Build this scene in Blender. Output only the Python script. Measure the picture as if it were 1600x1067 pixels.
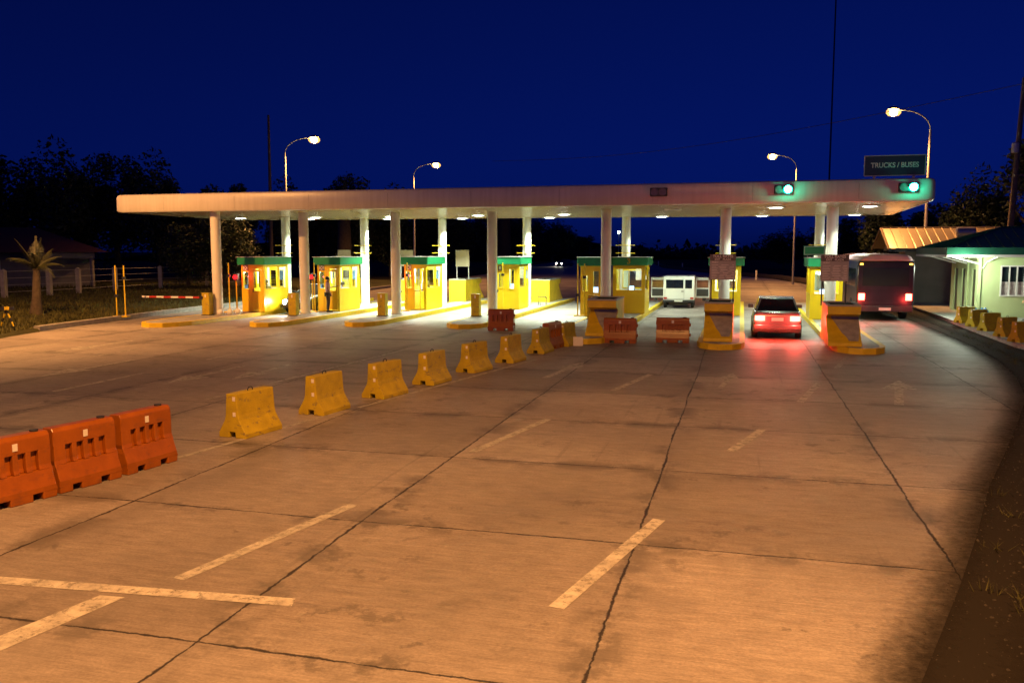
import bpy, bmesh, math, random
import numpy as np
from mathutils import Vector, Matrix
R = math.radians
random.seed(7)
for o in list(bpy.data.objects): bpy.data.objects.remove(o)
scn = bpy.context.scene
COL = scn.collection

# ------------------------------------------------------------------ camera
cam = bpy.data.cameras.new('camera'); camo = bpy.data.objects.new('camera', cam); COL.objects.link(camo)
cam.sensor_width = 36.0; cam.lens = 36.0*1350/1600; cam.clip_end = 3000; cam.clip_start = 0.1
camo.location = (0, 0, 3.1)
camo.rotation_euler = (R(90-5.9836), 0, R(14.8537))
scn.camera = camo
# ------------------------------------------------------------------ dusk sky
w = bpy.data.worlds.new('World'); scn.world = w; w.use_nodes = True
nt = w.node_tree; nt.nodes.clear()
sky = nt.nodes.new('ShaderNodeTexSky'); sky.sky_type = 'NISHITA'; sky.sun_disc = False
sky.sun_elevation = R(2.0); sky.sun_rotation = R(200); sky.air_density = 1.0; sky.dust_density = 0.3; sky.ozone_density = 4.0
bw = nt.nodes.new('ShaderNodeRGBToBW'); nt.links.new(sky.outputs[0], bw.inputs[0])
tint = nt.nodes.new('ShaderNodeMixRGB'); tint.blend_type = 'MULTIPLY'; tint.inputs['Fac'].default_value = 1.0
tint.inputs['Color2'].default_value = (0.007, 0.055, 0.85, 1)          # blue hour
bg = nt.nodes.new('ShaderNodeBackground'); bg.inputs['Strength'].default_value = 0.072
wo = nt.nodes.new('ShaderNodeOutputWorld')
nt.links.new(bw.outputs[0], tint.inputs['Color1']); nt.links.new(tint.outputs[0], bg.inputs['Color']); nt.links.new(bg.outputs[0], wo.inputs['Surface'])
# ------------------------------------------------------------------ exposure
scn.view_settings.view_transform = 'Standard'; scn.view_settings.look = 'None'
scn.view_settings.exposure = 1.0; scn.view_settings.gamma = 1.0
scn.cycles.max_bounces = 5; scn.cycles.diffuse_bounces = 3; scn.cycles.glossy_bounces = 3; scn.cycles.transparent_max_bounces = 12
scn.cycles.sample_clamp_indirect = 4.0; scn.cycles.caustics_reflective = False; scn.cycles.caustics_refractive = False

SODIUM = (1.0, 0.425, 0.115)
COOL = (0.86, 1.0, 0.78)
WHITE = (1.0, 0.97, 0.86)

# ================================================================== materials
MATS = {}
def newmat(name):
    m = bpy.data.materials.new(name); m.use_nodes = True; MATS[name] = m
    return m, m.node_tree, m.node_tree.nodes['Principled BSDF']
def plain(name, col, rough=0.5, metal=0.0, var=0.12, scale=3.0, bump=0.0, bscale=40.0, spec=0.5):
    m, t, b = newmat(name)
    tc = t.nodes.new('ShaderNodeTexCoord')
    n = t.nodes.new('ShaderNodeTexNoise'); n.inputs['Scale'].default_value = scale; n.inputs['Detail'].default_value = 6
    t.links.new(tc.outputs['Object'], n.inputs['Vector'])
    r = t.nodes.new('ShaderNodeValToRGB')
    r.color_ramp.elements[0].position = 0.3; r.color_ramp.elements[1].position = 0.7
    r.color_ramp.elements[0].color = (*[c*(1-var) for c in col], 1); r.color_ramp.elements[1].color = (*[min(1, c*(1+var)) for c in col], 1)
    t.links.new(n.outputs['Fac'], r.inputs['Fac']); t.links.new(r.outputs['Color'], b.inputs['Base Color'])
    b.inputs['Roughness'].default_value = rough; b.inputs['Metallic'].default_value = metal
    b.inputs['Specular IOR Level'].default_value = spec
    if bump:
        n2 = t.nodes.new('ShaderNodeTexNoise'); n2.inputs['Scale'].default_value = bscale; n2.inputs['Detail'].default_value = 4
        t.links.new(tc.outputs['Object'], n2.inputs['Vector'])
        bp = t.nodes.new('ShaderNodeBump'); bp.inputs['Strength'].default_value = bump; bp.inputs['Distance'].default_value = 0.02
        t.links.new(n2.outputs['Fac'], bp.inputs['Height']); t.links.new(bp.outputs['Normal'], b.inputs['Normal'])
    return m
def emit(name, col, strength):
    m, t, b = newmat(name)
    b.inputs['Base Color'].default_value = (*col, 1)
    b.inputs['Emission Color'].default_value = (*col, 1); b.inputs['Emission Strength'].default_value = strength
    return m
def glassy(name, tint=(0.8, 0.9, 0.88), opa=0.18):
    m, t, b = newmat(name); t.nodes.remove(b)
    out = t.nodes['Material Output']
    tr = t.nodes.new('ShaderNodeBsdfTransparent'); tr.inputs['Color'].default_value = (*tint, 1)
    gl = t.nodes.new('ShaderNodeBsdfGlossy'); gl.inputs['Roughness'].default_value = 0.05
    fr = t.nodes.new('ShaderNodeFresnel'); fr.inputs['IOR'].default_value = 1.45
    ad = t.nodes.new('ShaderNodeMath'); ad.operation = 'ADD'; ad.inputs[1].default_value = opa*0.3; ad.use_clamp = True
    mx = t.nodes.new('ShaderNodeMixShader')
    t.links.new(fr.outputs[0], ad.inputs[0]); t.links.new(ad.outputs[0], mx.inputs['Fac'])
    t.links.new(tr.outputs[0], mx.inputs[1]); t.links.new(gl.outputs[0], mx.inputs[2]); t.links.new(mx.outputs[0], out.inputs['Surface'])
    return m

def concrete_mat():
    m, t, b = newmat('concrete'); N = t.nodes.new; L = t.links.new
    tc = N('ShaderNodeTexCoord'); sep = N('ShaderNodeSeparateXYZ'); L(tc.outputs['Object'], sep.inputs[0])
    def noise(scale, detail=6, sx=1, sy=1, rough=0.55):
        mp = N('ShaderNodeMapping'); mp.inputs['Scale'].default_value = (sx, sy, 1); L(tc.outputs['Object'], mp.inputs['Vector'])
        n = N('ShaderNodeTexNoise'); n.inputs['Scale'].default_value = scale; n.inputs['Detail'].default_value = detail; n.inputs['Roughness'].default_value = rough
        L(mp.outputs[0], n.inputs['Vector']); return n.outputs['Fac']
    def math_(op, a, bb=None, c=None, clamp=False):
        n = N('ShaderNodeMath'); n.operation = op; n.use_clamp = clamp
        for i, v in enumerate((a, bb, c)):
            if v is None: continue
            if isinstance(v, (int, float)): n.inputs[i].default_value = v
            else: L(v, n.inputs[i])
        return n.outputs[0]
    def ramp(v, p0, p1, c0=(0, 0, 0, 1), c1=(1, 1, 1, 1)):
        r = N('ShaderNodeValToRGB'); r.color_ramp.elements[0].position = p0; r.color_ramp.elements[1].position = p1
        r.color_ramp.elements[0].color = c0; r.color_ramp.elements[1].color = c1; L(v, r.inputs['Fac']); return r.outputs['Color']
    def mix(f, a, bb, kind='MIX'):
        n = N('ShaderNodeMixRGB'); n.blend_type = kind
        if isinstance(f, (int, float)): n.inputs['Fac'].default_value = f
        else: L(f, n.inputs['Fac'])
        for i, v in ((1, a), (2, bb)):
            if isinstance(v, tuple): n.inputs[i].default_value = v
            else: L(v, n.inputs[i])
        return n.outputs[0]
    wob = math_('MULTIPLY', math_('SUBTRACT', noise(7.0, 9, 1, 1, 0.7), 0.5), 0.085)
    wob2 = math_('MULTIPLY', math_('SUBTRACT', noise(0.25, 3), 0.5), 0.16)
    def joint(coord, off, per, wid):
        c = math_('ADD', math_('ADD', coord, wob), math_('ADD', wob2, off))
        d = math_('ABSOLUTE', math_('SUBTRACT', math_('FRACT', math_('DIVIDE', c, per)), 0.5))
        return math_('MULTIPLY', math_('SUBTRACT', 0.5, d), per)            # metres from the nearest joint
    jx = joint(sep.outputs['X'], 1.03, 3.12, 0); jy = joint(sep.outputs['Y'], -5.72, 3.22, 0)
    jw = math_('MULTIPLY_ADD', noise(1.7, 7, 1, 1, 0.7), 0.075, -0.02)
    dmin = math_('MINIMUM', jx, jy)
    crack = ramp(math_('DIVIDE', dmin, math_('MAXIMUM', jw, 0.004)), 0.45, 1.0, (1, 1, 1, 1), (0, 0, 0, 1))
    grime = math_('MULTIPLY', ramp(dmin, 0.10, 0.36, (1, 1, 1, 1), (0, 0, 0, 1)), ramp(noise(0.8, 10, 1, 1, 0.72), 0.49, 0.55))
    slab = noise(0.22, 2)
    base = mix(ramp(slab, 0.35, 0.65), (0.29, 0.262, 0.25, 1), (0.44, 0.405, 0.385, 1))
    def dark(f0, amt, col): 
        nonlocal base
        base = mix(math_('MULTIPLY', f0, amt), base, col)
    cell = N('ShaderNodeCombineXYZ')
    L(math_('FLOOR', math_('ADD', math_('DIVIDE', math_('ADD', sep.outputs['X'], 1.03), 3.12), 0.0)), cell.inputs[0])
    L(math_('FLOOR', math_('ADD', math_('DIVIDE', math_('ADD', sep.outputs['Y'], -5.72), 3.22), 0.0)), cell.inputs[1])
    wn = N('ShaderNodeTexWhiteNoise'); wn.noise_dimensions = '2D'; L(cell.outputs[0], wn.inputs['Vector'])
    base = mix(1.0, base, ramp(wn.outputs['Value'], 0.0, 1.0, (0.80, 0.79, 0.78, 1), (1.10, 1.10, 1.10, 1)), 'MULTIPLY')
    fine = noise(38, 5, 0.8, 1.2, 0.7); broom = noise(16, 7, 0.10, 2.2, 0.72); mid = noise(6, 8, 0.55, 1.3, 0.72); big = noise(0.9, 9, 1, 1, 0.68)
    base = mix(0.75, base, ramp(fine, 0.28, 0.72, (0.55, 0.53, 0.51, 1), (1.18, 1.16, 1.14, 1)), 'MULTIPLY')
    base = mix(0.7, base, ramp(broom, 0.30, 0.70, (0.58, 0.56, 0.54, 1), (1.15, 1.13, 1.1, 1)), 'MULTIPLY')
    base = mix(0.7, base, ramp(mid, 0.30, 0.66, (0.60, 0.58, 0.56, 1), (1.1, 1.1, 1.1, 1)), 'MULTIPLY')
    dark(ramp(big, 0.52, 0.70), 0.5, (0.16, 0.145, 0.135, 1))
    dark(ramp(noise(0.9, 5, 1.0, 0.05), 0.52, 0.70), 0.30, (0.15, 0.14, 0.135, 1))                    # wheel tracks along the lanes
    patch = math_('MULTIPLY', ramp(noise(2.2, 10, 1, 1, 0.75), 0.55, 0.60), ramp(noise(0.4, 3), 0.50, 0.58))
    dark(patch, 0.66, (0.10, 0.088, 0.078, 1))                                                        # oil and tar drips in clusters
    streak = math_('MULTIPLY', ramp(noise(2.2, 8, 0.16, 3.6, 0.7), 0.60, 0.66), ramp(noise(0.4, 3, 1, 1), 0.45, 0.6))
    dark(streak, 0.55, (0.11, 0.10, 0.095, 1))
    pits = ramp(noise(55, 3, 1, 1, 0.6), 0.69, 0.74); dark(pits, 0.7, (0.07, 0.065, 0.06, 1))
    dark(grime, 0.66, (0.10, 0.088, 0.078, 1))
    skid = math_('MULTIPLY', ramp(noise(3.0, 3, 2.4, 0.035, 0.5), 0.62, 0.70), ramp(noise(0.3, 2), 0.45, 0.6)); dark(skid, 0.35, (0.08, 0.075, 0.07, 1))
    dark(crack, 0.94, (0.018, 0.015, 0.012, 1))
    L(base, b.inputs['Base Color'])
    ro = N('ShaderNodeMapRange'); L(noise(1.2, 6, 0.5, 2.0), ro.inputs['Value']); ro.inputs['To Min'].default_value = 0.42; ro.inputs['To Max'].default_value = 0.72
    L(ro.outputs[0], b.inputs['Roughness'])
    b.inputs['Specular IOR Level'].default_value = 0.6
    hgt = math_('SUBTRACT', math_('ADD', math_('MULTIPLY', noise(14, 6, 0.18, 3.0), 0.55), math_('MULTIPLY', fine, 0.25)), math_('MULTIPLY', crack, 1.0))
    bp = N('ShaderNodeBump'); bp.inputs['Strength'].default_value = 0.5; bp.inputs['Distance'].default_value = 0.012
    L(hgt, bp.inputs['Height']); L(bp.outputs['Normal'], b.inputs['Normal'])
    return m
concrete_mat()

def wear(m, b, lo, hi):
    t = m.node_tree; N = t.nodes.new; L = t.links.new; tc = N('ShaderNodeTexCoord')
    n = N('ShaderNodeTexNoise'); n.inputs['Scale'].default_value = 7; n.inputs['Detail'].default_value = 12; n.inputs['Roughness'].default_value = 0.8
    L(tc.outputs['Object'], n.inputs['Vector'])
    r = N('ShaderNodeValToRGB'); r.color_ramp.elements[0].position = lo; r.color_ramp.elements[1].position = hi
    r.color_ramp.elements[0].color = (0.12, 0.12, 0.12, 1); r.color_ramp.elements[1].color = (0.92, 0.92, 0.92, 1)
    L(n.outputs['Fac'], r.inputs['Fac']); L(r.outputs[0], b.inputs['Alpha'])
def marking_mat():
    m, t, b = newmat('road_paint'); N = t.nodes.new; L = t.links.new
    tc = N('ShaderNodeTexCoord')
    n = N('ShaderNodeTexNoise'); n.inputs['Scale'].default_value = 5; n.inputs['Detail'].default_value = 9; n.inputs['Roughness'].default_value = 0.7
    L(tc.outputs['Object'], n.inputs['Vector'])
    r = N('ShaderNodeValToRGB'); r.color_ramp.elements[0].position = 0.36; r.color_ramp.elements[1].position = 0.60
    r.color_ramp.elements[0].color = (0.34, 0.32, 0.29, 1); r.color_ramp.elements[1].color = (0.58, 0.55, 0.49, 1)
    L(n.outputs['Fac'], r.inputs['Fac']); L(r.outputs[0], b.inputs['Base Color']); b.inputs['Roughness'].default_value = 0.6
    wear(m, b, 0.33, 0.50)
marking_mat()
_fp = plain('faded_paint', (0.44, 0.42, 0.38), 0.6, var=0.25, scale=4); wear(_fp, _fp.node_tree.nodes['Principled BSDF'], 0.27, 0.54)

plain('asphalt', (0.018, 0.015, 0.012), 0.9, var=0.55, scale=5.0, bump=0.6, bscale=60, spec=0.2)
plain('soil', (0.018, 0.017, 0.012), 0.95, var=0.5, scale=0.6, bump=0.8, bscale=12, spec=0.1)
plain('far_soil', (0.012, 0.011, 0.008), 1.0, var=0.3, scale=0.05, spec=0.0)
plain('turf_soil', (0.045, 0.045, 0.02), 0.95, var=0.5, scale=0.8, bump=0.8, bscale=14, spec=0.1)
plain('grass_blade', (0.075, 0.075, 0.025), 0.8, var=0.4, scale=0.5, spec=0.2)
plain('kerb_concrete', (0.30, 0.285, 0.27), 0.75, var=0.2, scale=4, bump=0.4, bscale=50)
plain('island_top', (0.34, 0.33, 0.31), 0.6, var=0.18, scale=2.5, bump=0.4, bscale=60)
plain('yellow_paint', (0.75, 0.54, 0.015), 0.45, var=0.13, scale=3.0, bump=0.12, bscale=30)
plain('barrier_yellow', (0.46, 0.345, 0.005), 0.6, var=0.16, scale=5.0, bump=0.3, bscale=45)
plain('booth_yellow', (0.80, 0.57, 0.01), 0.35, var=0.05, scale=2.0)
plain('booth_green', (0.01, 0.24, 0.09), 0.4, var=0.1)
plain('orange_plastic', (0.30, 0.085, 0.005), 0.32, var=0.14, scale=5, bump=0.12, bscale=18)
plain('white_paint', (0.74, 0.73, 0.69), 0.4, var=0.05, scale=3)
plain('column_paint', (0.72, 0.71, 0.65), 0.42, var=0.06, scale=1.5)
plain('fascia_panel', (0.62, 0.59, 0.53), 0.35, var=0.04, scale=1.2)
plain('grey_render', (0.40, 0.39, 0.36), 0.7, var=0.15, scale=3)
plain('white_concrete', (0.36, 0.34, 0.30), 0.7, var=0.2, scale=5)
plain('dark_metal', (0.03, 0.03, 0.032), 0.4, var=0.2)
plain('black_rubber', (0.02, 0.02, 0.02), 0.8, var=0.2)
plain('galvanised', (0.45, 0.44, 0.42), 0.45, metal=0.4, var=0.1)
plain('rim_metal', (0.45, 0.45, 0.46), 0.3, metal=0.8, var=0.05)
plain('board_grey', (0.42, 0.39, 0.39), 0.55, var=0.1)
plain('board_black', (0.13, 0.10, 0.10), 0.5, var=0.2)
plain('board_text', (0.85, 0.80, 0.76), 0.6, var=0.1)
plain('plywood', (0.34, 0.29, 0.19), 0.7, var=0.2, scale=2)
plain('sign_navy', (0.008, 0.03, 0.06), 0.4, var=0.1)
plain('sign_letter', (0.62, 0.60, 0.55), 0.5, var=0.05)
plain('reflector', (0.75, 0.72, 0.66), 0.35, var=0.05)
plain('wall_green', (0.50, 0.60, 0.30), 0.7, var=0.06, scale=1.5, bump=0.15, bscale=60)
plain('wall_cream', (0.24, 0.225, 0.19), 0.75, var=0.12, scale=1.5)
plain('roof_green', (0.02, 0.12, 0.07), 0.35, metal=0.2, var=0.12)
plain('roof_tan', (0.36, 0.30, 0.22), 0.35, metal=0.5, var=0.12)
plain('roof_red', (0.06, 0.017, 0.013), 0.7, var=0.2)
plain('dark_opening', (0.012, 0.013, 0.012), 0.3, var=0.1)
plain('curtain', (0.50, 0.44, 0.42), 0.8, var=0.2, scale=8)
plain('bark', (0.07, 0.052, 0.036), 0.9, var=0.3, scale=6, bump=0.6, bscale=20)
plain('wood_pole', (0.13, 0.095, 0.07), 0.85, var=0.25, scale=5, bump=0.3, bscale=30)
plain('leaf_dark', (0.022, 0.036, 0.013), 0.55, var=0.35, scale=0.6)
plain('leaf_mid', (0.038, 0.052, 0.016), 0.5, var=0.35, scale=0.7)
plain('palm_leaf', (0.045, 0.05, 0.016), 0.5, var=0.3, scale=1.2)
plain('van_white', (0.72, 0.73, 0.68), 0.25, var=0.03)
plain('car_silver', (0.20, 0.20, 0.21), 0.25, metal=0.6, var=0.05)
plain('car_dark', (0.05, 0.045, 0.045), 0.25, metal=0.3, var=0.05)
plain('bus_body', (0.022, 0.016, 0.024), 0.3, var=0.2)
plain('bus_roof', (0.42, 0.27, 0.30), 0.4, var=0.1)
plain('bus_glass', (0.02, 0.03, 0.032), 0.08, var=0.1)
plain('car_glass', (0.012, 0.014, 0.016), 0.05, var=0.1)
plain('interior_grey', (0.05, 0.045, 0.04), 0.6, var=0.1)
plain('plate_white', (0.55, 0.55, 0.5), 0.4, var=0.05)
plain('skin', (0.30, 0.16, 0.10), 0.5, var=0.08)
plain('hair_black', (0.012, 0.010, 0.010), 0.5, var=0.2)
plain('shirt_pink', (0.55, 0.36, 0.38), 0.8, var=0.1)
plain('shirt_white', (0.72, 0.70, 0.68), 0.8, var=0.06)
plain('trousers_dark', (0.035, 0.028, 0.035), 0.8, var=0.15)
plain('paper', (0.75, 0.74, 0.68), 0.7, var=0.1, scale=9)
plain('poster_blue', (0.10, 0.22, 0.42), 0.6, var=0.4, scale=9)
plain('desk', (0.14, 0.10, 0.06), 0.5, var=0.1)
plain('tank_steel', (0.5, 0.5, 0.52), 0.3, metal=0.6, var=0.05)
plain('bottle_blue', (0.03, 0.22, 0.42), 0.15, var=0.1)
plain('clay', (0.36, 0.22, 0.10), 0.7, var=0.3, scale=10)
plain('red_paint', (0.42, 0.03, 0.02), 0.5, var=0.1)
plain('bench_wood', (0.20, 0.13, 0.07), 0.7, var=0.2)
glassy('booth_glass')
glassy('clear_glass', (0.75, 0.78, 0.78), 0.3)
emit('lamp_glow', (1.0, 0.72, 0.36), 90)
def bowl_mat():
    m, t, b = newmat('lamp_bowl'); t.nodes.remove(b); N = t.nodes.new
    tr = N('ShaderNodeBsdfTransparent'); tr.inputs['Color'].default_value = (0.9,0.8,0.6,1); em = N('ShaderNodeEmission'); em.inputs['Color'].default_value = (1.0,0.50,0.12,1); em.inputs['Strength'].default_value = 0.55
    ad = N('ShaderNodeAddShader'); t.links.new(tr.outputs[0],ad.inputs[0]); t.links.new(em.outputs[0],ad.inputs[1]); t.links.new(ad.outputs[0],t.nodes['Material Output'].inputs['Surface'])
bowl_mat()
emit('downlight_glow', (0.95, 1.0, 0.88), 14)
emit('tube_glow', (0.93, 1.0, 0.9), 9)
emit('booth_tube', (1.0, 0.98, 0.88), 16)
emit('green_signal', (0.0, 1.0, 0.52), 9)
emit('green_core', (0.6, 1.0, 0.92), 14)
emit('red_signal', (1.0, 0.006, 0.010), 2.2)
emit('brake_glow', (1.0, 0.05, 0.03), 14)
emit('brake_core', (1.0, 0.55, 0.30), 10)
emit('headlamp_glow', (1.0, 0.90, 0.70), 45)
emit('screen_glow', (0.35, 0.55, 0.9), 1.6)
emit('marker_amber', (1.0, 0.5, 0.06), 3)
emit('far_lamp', (0.8, 1.0, 0.9), 30)
plain('lens_off', (0.16, 0.13, 0.12), 0.25, var=0.2, scale=9)

def soffit_mat():
    m, t, b = newmat('soffit'); N = t.nodes.new; L = t.links.new
    tc = N('ShaderNodeTexCoord'); sep = N('ShaderNodeSeparateXYZ'); L(tc.outputs['Object'], sep.inputs[0])
    f = N('ShaderNodeMath'); f.operation = 'MULTIPLY'; f.inputs[1].default_value = 5.0; L(sep.outputs['Y'], f.inputs[0])
    fr = N('ShaderNodeMath'); fr.operation = 'FRACT'; L(f.outputs[0], fr.inputs[0])
    g = N('ShaderNodeMath'); g.operation = 'GREATER_THAN'; g.inputs[1].default_value = 0.08; L(fr.outputs[0], g.inputs[0])
    mx = N('ShaderNodeMixRGB'); mx.inputs[1].default_value = (0.12, 0.11, 0.08, 1); mx.inputs[2].default_value = (0.58, 0.55, 0.38, 1); L(g.outputs[0], mx.inputs[0])
    L(mx.outputs[0], b.inputs['Base Color']); b.inputs['Metallic'].default_value = 0.25; b.inputs['Roughness'].default_value = 0.22
    n = N('ShaderNodeTexNoise'); n.inputs['Scale'].default_value = 3; n.inputs['Detail'].default_value = 5; L(tc.outputs['Object'], n.inputs['Vector'])
    bp = N('ShaderNodeBump'); bp.inputs['Strength'].default_value = 0.35; bp.inputs['Distance'].default_value = 0.05; L(n.outputs['Fac'], bp.inputs['Height']); L(bp.outputs[0], b.inputs['Normal'])
soffit_mat()
def fascia_mat():
    m = MATS['fascia_panel']; t = m.node_tree; b = t.nodes['Principled BSDF']; N = t.nodes.new; L = t.links.new
    tc = N('ShaderNodeTexCoord'); mp = N('ShaderNodeMapping'); mp.inputs['Scale'].default_value = (5.0, 1.0, 0.25); L(tc.outputs['Object'], mp.inputs['Vector'])
    n = N('ShaderNodeTexNoise'); n.inputs['Scale'].default_value = 1.4; n.inputs['Detail'].default_value = 6; L(mp.outputs[0], n.inputs['Vector'])
    r = N('ShaderNodeValToRGB'); r.color_ramp.elements[0].position = 0.35; r.color_ramp.elements[1].position = 0.62; r.color_ramp.elements[0].color = (0.66, 0.62, 0.56, 1); r.color_ramp.elements[1].color = (1, 1, 1, 1); L(n.outputs['Fac'], r.inputs['Fac'])
    src = b.inputs['Base Color'].links[0].from_socket; mx = N('ShaderNodeMixRGB'); mx.blend_type = 'MULTIPLY'; mx.inputs[0].default_value = 0.28
    L(src, mx.inputs[1]); L(r.outputs[0], mx.inputs[2]); L(mx.outputs[0], b.inputs['Base Color'])
fascia_mat()
def scuff(name, col, scale, lo, hi, amt):
    m = MATS[name]; t = m.node_tree; b = t.nodes['Principled BSDF']; N = t.nodes.new; L = t.links.new
    tc = N('ShaderNodeTexCoord'); oi = N('ShaderNodeObjectInfo'); ad = N('ShaderNodeVectorMath'); ad.operation = 'ADD'; L(tc.outputs['Object'], ad.inputs[0]); L(oi.outputs['Location'], ad.inputs[1])
    mp = N('ShaderNodeMapping'); mp.inputs['Scale'].default_value = (1.0, 1.0, 2.0); L(ad.outputs[0], mp.inputs['Vector'])
    n = N('ShaderNodeTexNoise'); n.inputs['Scale'].default_value = scale; n.inputs['Detail'].default_value = 9; n.inputs['Roughness'].default_value = 0.75; L(mp.outputs[0], n.inputs['Vector'])
    r = N('ShaderNodeValToRGB'); r.color_ramp.elements[0].position = lo; r.color_ramp.elements[1].position = hi; L(n.outputs['Fac'], r.inputs['Fac'])
    ml = N('ShaderNodeMath'); ml.operation = 'MULTIPLY'; ml.inputs[1].default_value = amt; L(r.outputs['Color'], ml.inputs[0])
    src = b.inputs['Base Color'].links[0].from_socket; mx = N('ShaderNodeMixRGB'); mx.inputs[2].default_value = (*col, 1)
    L(ml.outputs[0], mx.inputs[0]); L(src, mx.inputs[1]); L(mx.outputs[0], b.inputs['Base Color'])
scuff('barrier_yellow', (0.13, 0.105, 0.07), 5.0, 0.56, 0.63, 0.7)
scuff('yellow_paint', (0.16, 0.13, 0.09), 3.0, 0.60, 0.68, 0.55)
scuff('orange_plastic', (0.16, 0.055, 0.02), 4.0, 0.55, 0.66, 0.6)
scuff('island_top', (0.14, 0.13, 0.12), 1.6, 0.52, 0.64, 0.5)
def ribbed(name, src_col, freq, axis='X', metal=0.3, rough=0.35):
    m, t, b = newmat(name); N = t.nodes.new; L = t.links.new
    tc = N('ShaderNodeTexCoord'); sep = N('ShaderNodeSeparateXYZ'); L(tc.outputs['Object'], sep.inputs[0])
    n = N('ShaderNodeTexNoise'); n.inputs['Scale'].default_value = 4; n.inputs['Detail'].default_value = 6; L(tc.outputs['Object'], n.inputs['Vector'])
    mx = N('ShaderNodeMixRGB'); mx.inputs[1].default_value = (*[c*0.75 for c in src_col], 1); mx.inputs[2].default_value = (*src_col, 1); L(n.outputs['Fac'], mx.inputs[0])
    L(mx.outputs[0], b.inputs['Base Color']); b.inputs['Metallic'].default_value = metal; b.inputs['Roughness'].default_value = rough
ribbed('roof_sheet_green', (0.03, 0.14, 0.085), 3)
ribbed('roof_sheet_tan', (0.42, 0.34, 0.24), 3, metal=0.5, rough=0.3)

# ================================================================== mesh building
class MB:
    def __init__(s): s.v = []; s.f = []; s.mi = []
    def add(s, vs, fs, mi=0):
        o = len(s.v); s.v += [tuple(v) for v in vs]; s.f += [tuple(i+o for i in f) for f in fs]; s.mi += [mi]*len(fs); return s
    def box(s, x0, x1, y0, y1, z0, z1, mi=0):
        return s.add([(x0,y0,z0),(x1,y0,z0),(x1,y1,z0),(x0,y1,z0),(x0,y0,z1),(x1,y0,z1),(x1,y1,z1),(x0,y1,z1)],
                     [(0,3,2,1),(4,5,6,7),(0,1,5,4),(1,2,6,5),(2,3,7,6),(3,0,4,7)], mi)
    def prism(s, poly, axis, a, b, mi=0):
        # poly of (p, q); axis 'x': (p,q)=(y,z); 'y': (x,z); 'z': (x,y)
        def P(p, q, t): return (t,p,q) if axis=='x' else ((p,t,q) if axis=='y' else (p,q,t))
        n = len(poly); vs = [P(p,q,a) for p,q in poly] + [P(p,q,b) for p,q in poly]
        fs = [tuple(range(n))[::-1], tuple(range(n,2*n))] + [(i,(i+1)%n,n+(i+1)%n,n+i) for i in range(n)]
        return s.add(vs, fs, mi)
    def tube(s, pts, r, n=8, mi=0, cap=True):
        pts = [Vector(p) for p in pts]; k = len(pts); rs = r if isinstance(r,(list,tuple)) else [r]*k
        rings = []
        up0 = None
        for i in range(k):
            d = (pts[min(i+1,k-1)]-pts[max(i-1,0)]).normalized()
            ref = Vector((0,0,1)) if abs(d.z) < 0.9 else Vector((1,0,0))
            if up0 is not None: ref = up0
            a = d.cross(ref)
            if a.length < 1e-4: a = d.cross(Vector((0,1,0)))
            a.normalize(); b = d.cross(a).normalized(); up0 = a.cross(d)
            rings.append([pts[i]+rs[i]*(a*math.cos(2*math.pi*j/n)+b*math.sin(2*math.pi*j/n)) for j in range(n)])
        vs = [v for ring in rings for v in ring]
        fs = [(i*n+j, i*n+(j+1)%n, (i+1)*n+(j+1)%n, (i+1)*n+j) for i in range(k-1) for j in range(n)]
        if cap: fs += [tuple(range(n))[::-1], tuple((k-1)*n+j for j in range(n))]
        return s.add(vs, fs, mi)
    def cyl(s, p0, p1, r0, r1=None, n=16, mi=0): return s.tube([p0,p1], [r0, r0 if r1 is None else r1], n, mi)
    def lathe(s, prof, c=(0,0,0), n=16, mi=0):
        vs = []; fs = []; k = len(prof)
        for r,z in prof:
            for j in range(n): vs.append((c[0]+r*math.cos(2*math.pi*j/n), c[1]+r*math.sin(2*math.pi*j/n), c[2]+z))
        for i in range(k-1):
            for j in range(n): fs.append((i*n+j, i*n+(j+1)%n, (i+1)*n+(j+1)%n, (i+1)*n+j))
        fs += [tuple(range(n))[::-1], tuple((k-1)*n+j for j in range(n))]
        return s.add(vs, fs, mi)
    def sphere(s, c, r, n=12, mi=0, sz=1.0):
        prof = [(max(r*math.sin(math.pi*i/8), r*0.01), -r*sz*math.cos(math.pi*i/8)) for i in range(9)]
        return s.lathe(prof, c, n, mi)
    def quad(s, a, b, c, d, mi=0): return s.add([a,b,c,d], [(0,1,2,3)], mi)
    def build(s, name, mats, parent=None, bevel=0.0, smooth=False, seg=2):
        me = bpy.data.meshes.new(name); me.from_pydata(s.v, [], s.f)
        if isinstance(mats, str): mats = [mats]
        for m in mats: me.materials.append(MATS[m])
        me.polygons.foreach_set('material_index', s.mi)
        bm = bmesh.new(); bm.from_mesh(me); bmesh.ops.recalc_face_normals(bm, faces=bm.faces)
        if smooth:
            for f in bm.faces: f.smooth = True
            for e in bm.edges:
                if len(e.link_faces) == 2 and e.calc_face_angle(0) > R(40): e.smooth = False
        bm.to_mesh(me); bm.free(); me.update()
        o = bpy.data.objects.new(name, me); COL.objects.link(o)
        if parent: o.parent = parent
        if bevel:
            md = o.modifiers.new('bevel', 'BEVEL'); md.width = bevel; md.segments = seg; md.limit_method = 'ANGLE'; md.angle_limit = R(35); md.harden_normals = False
        return o

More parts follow.
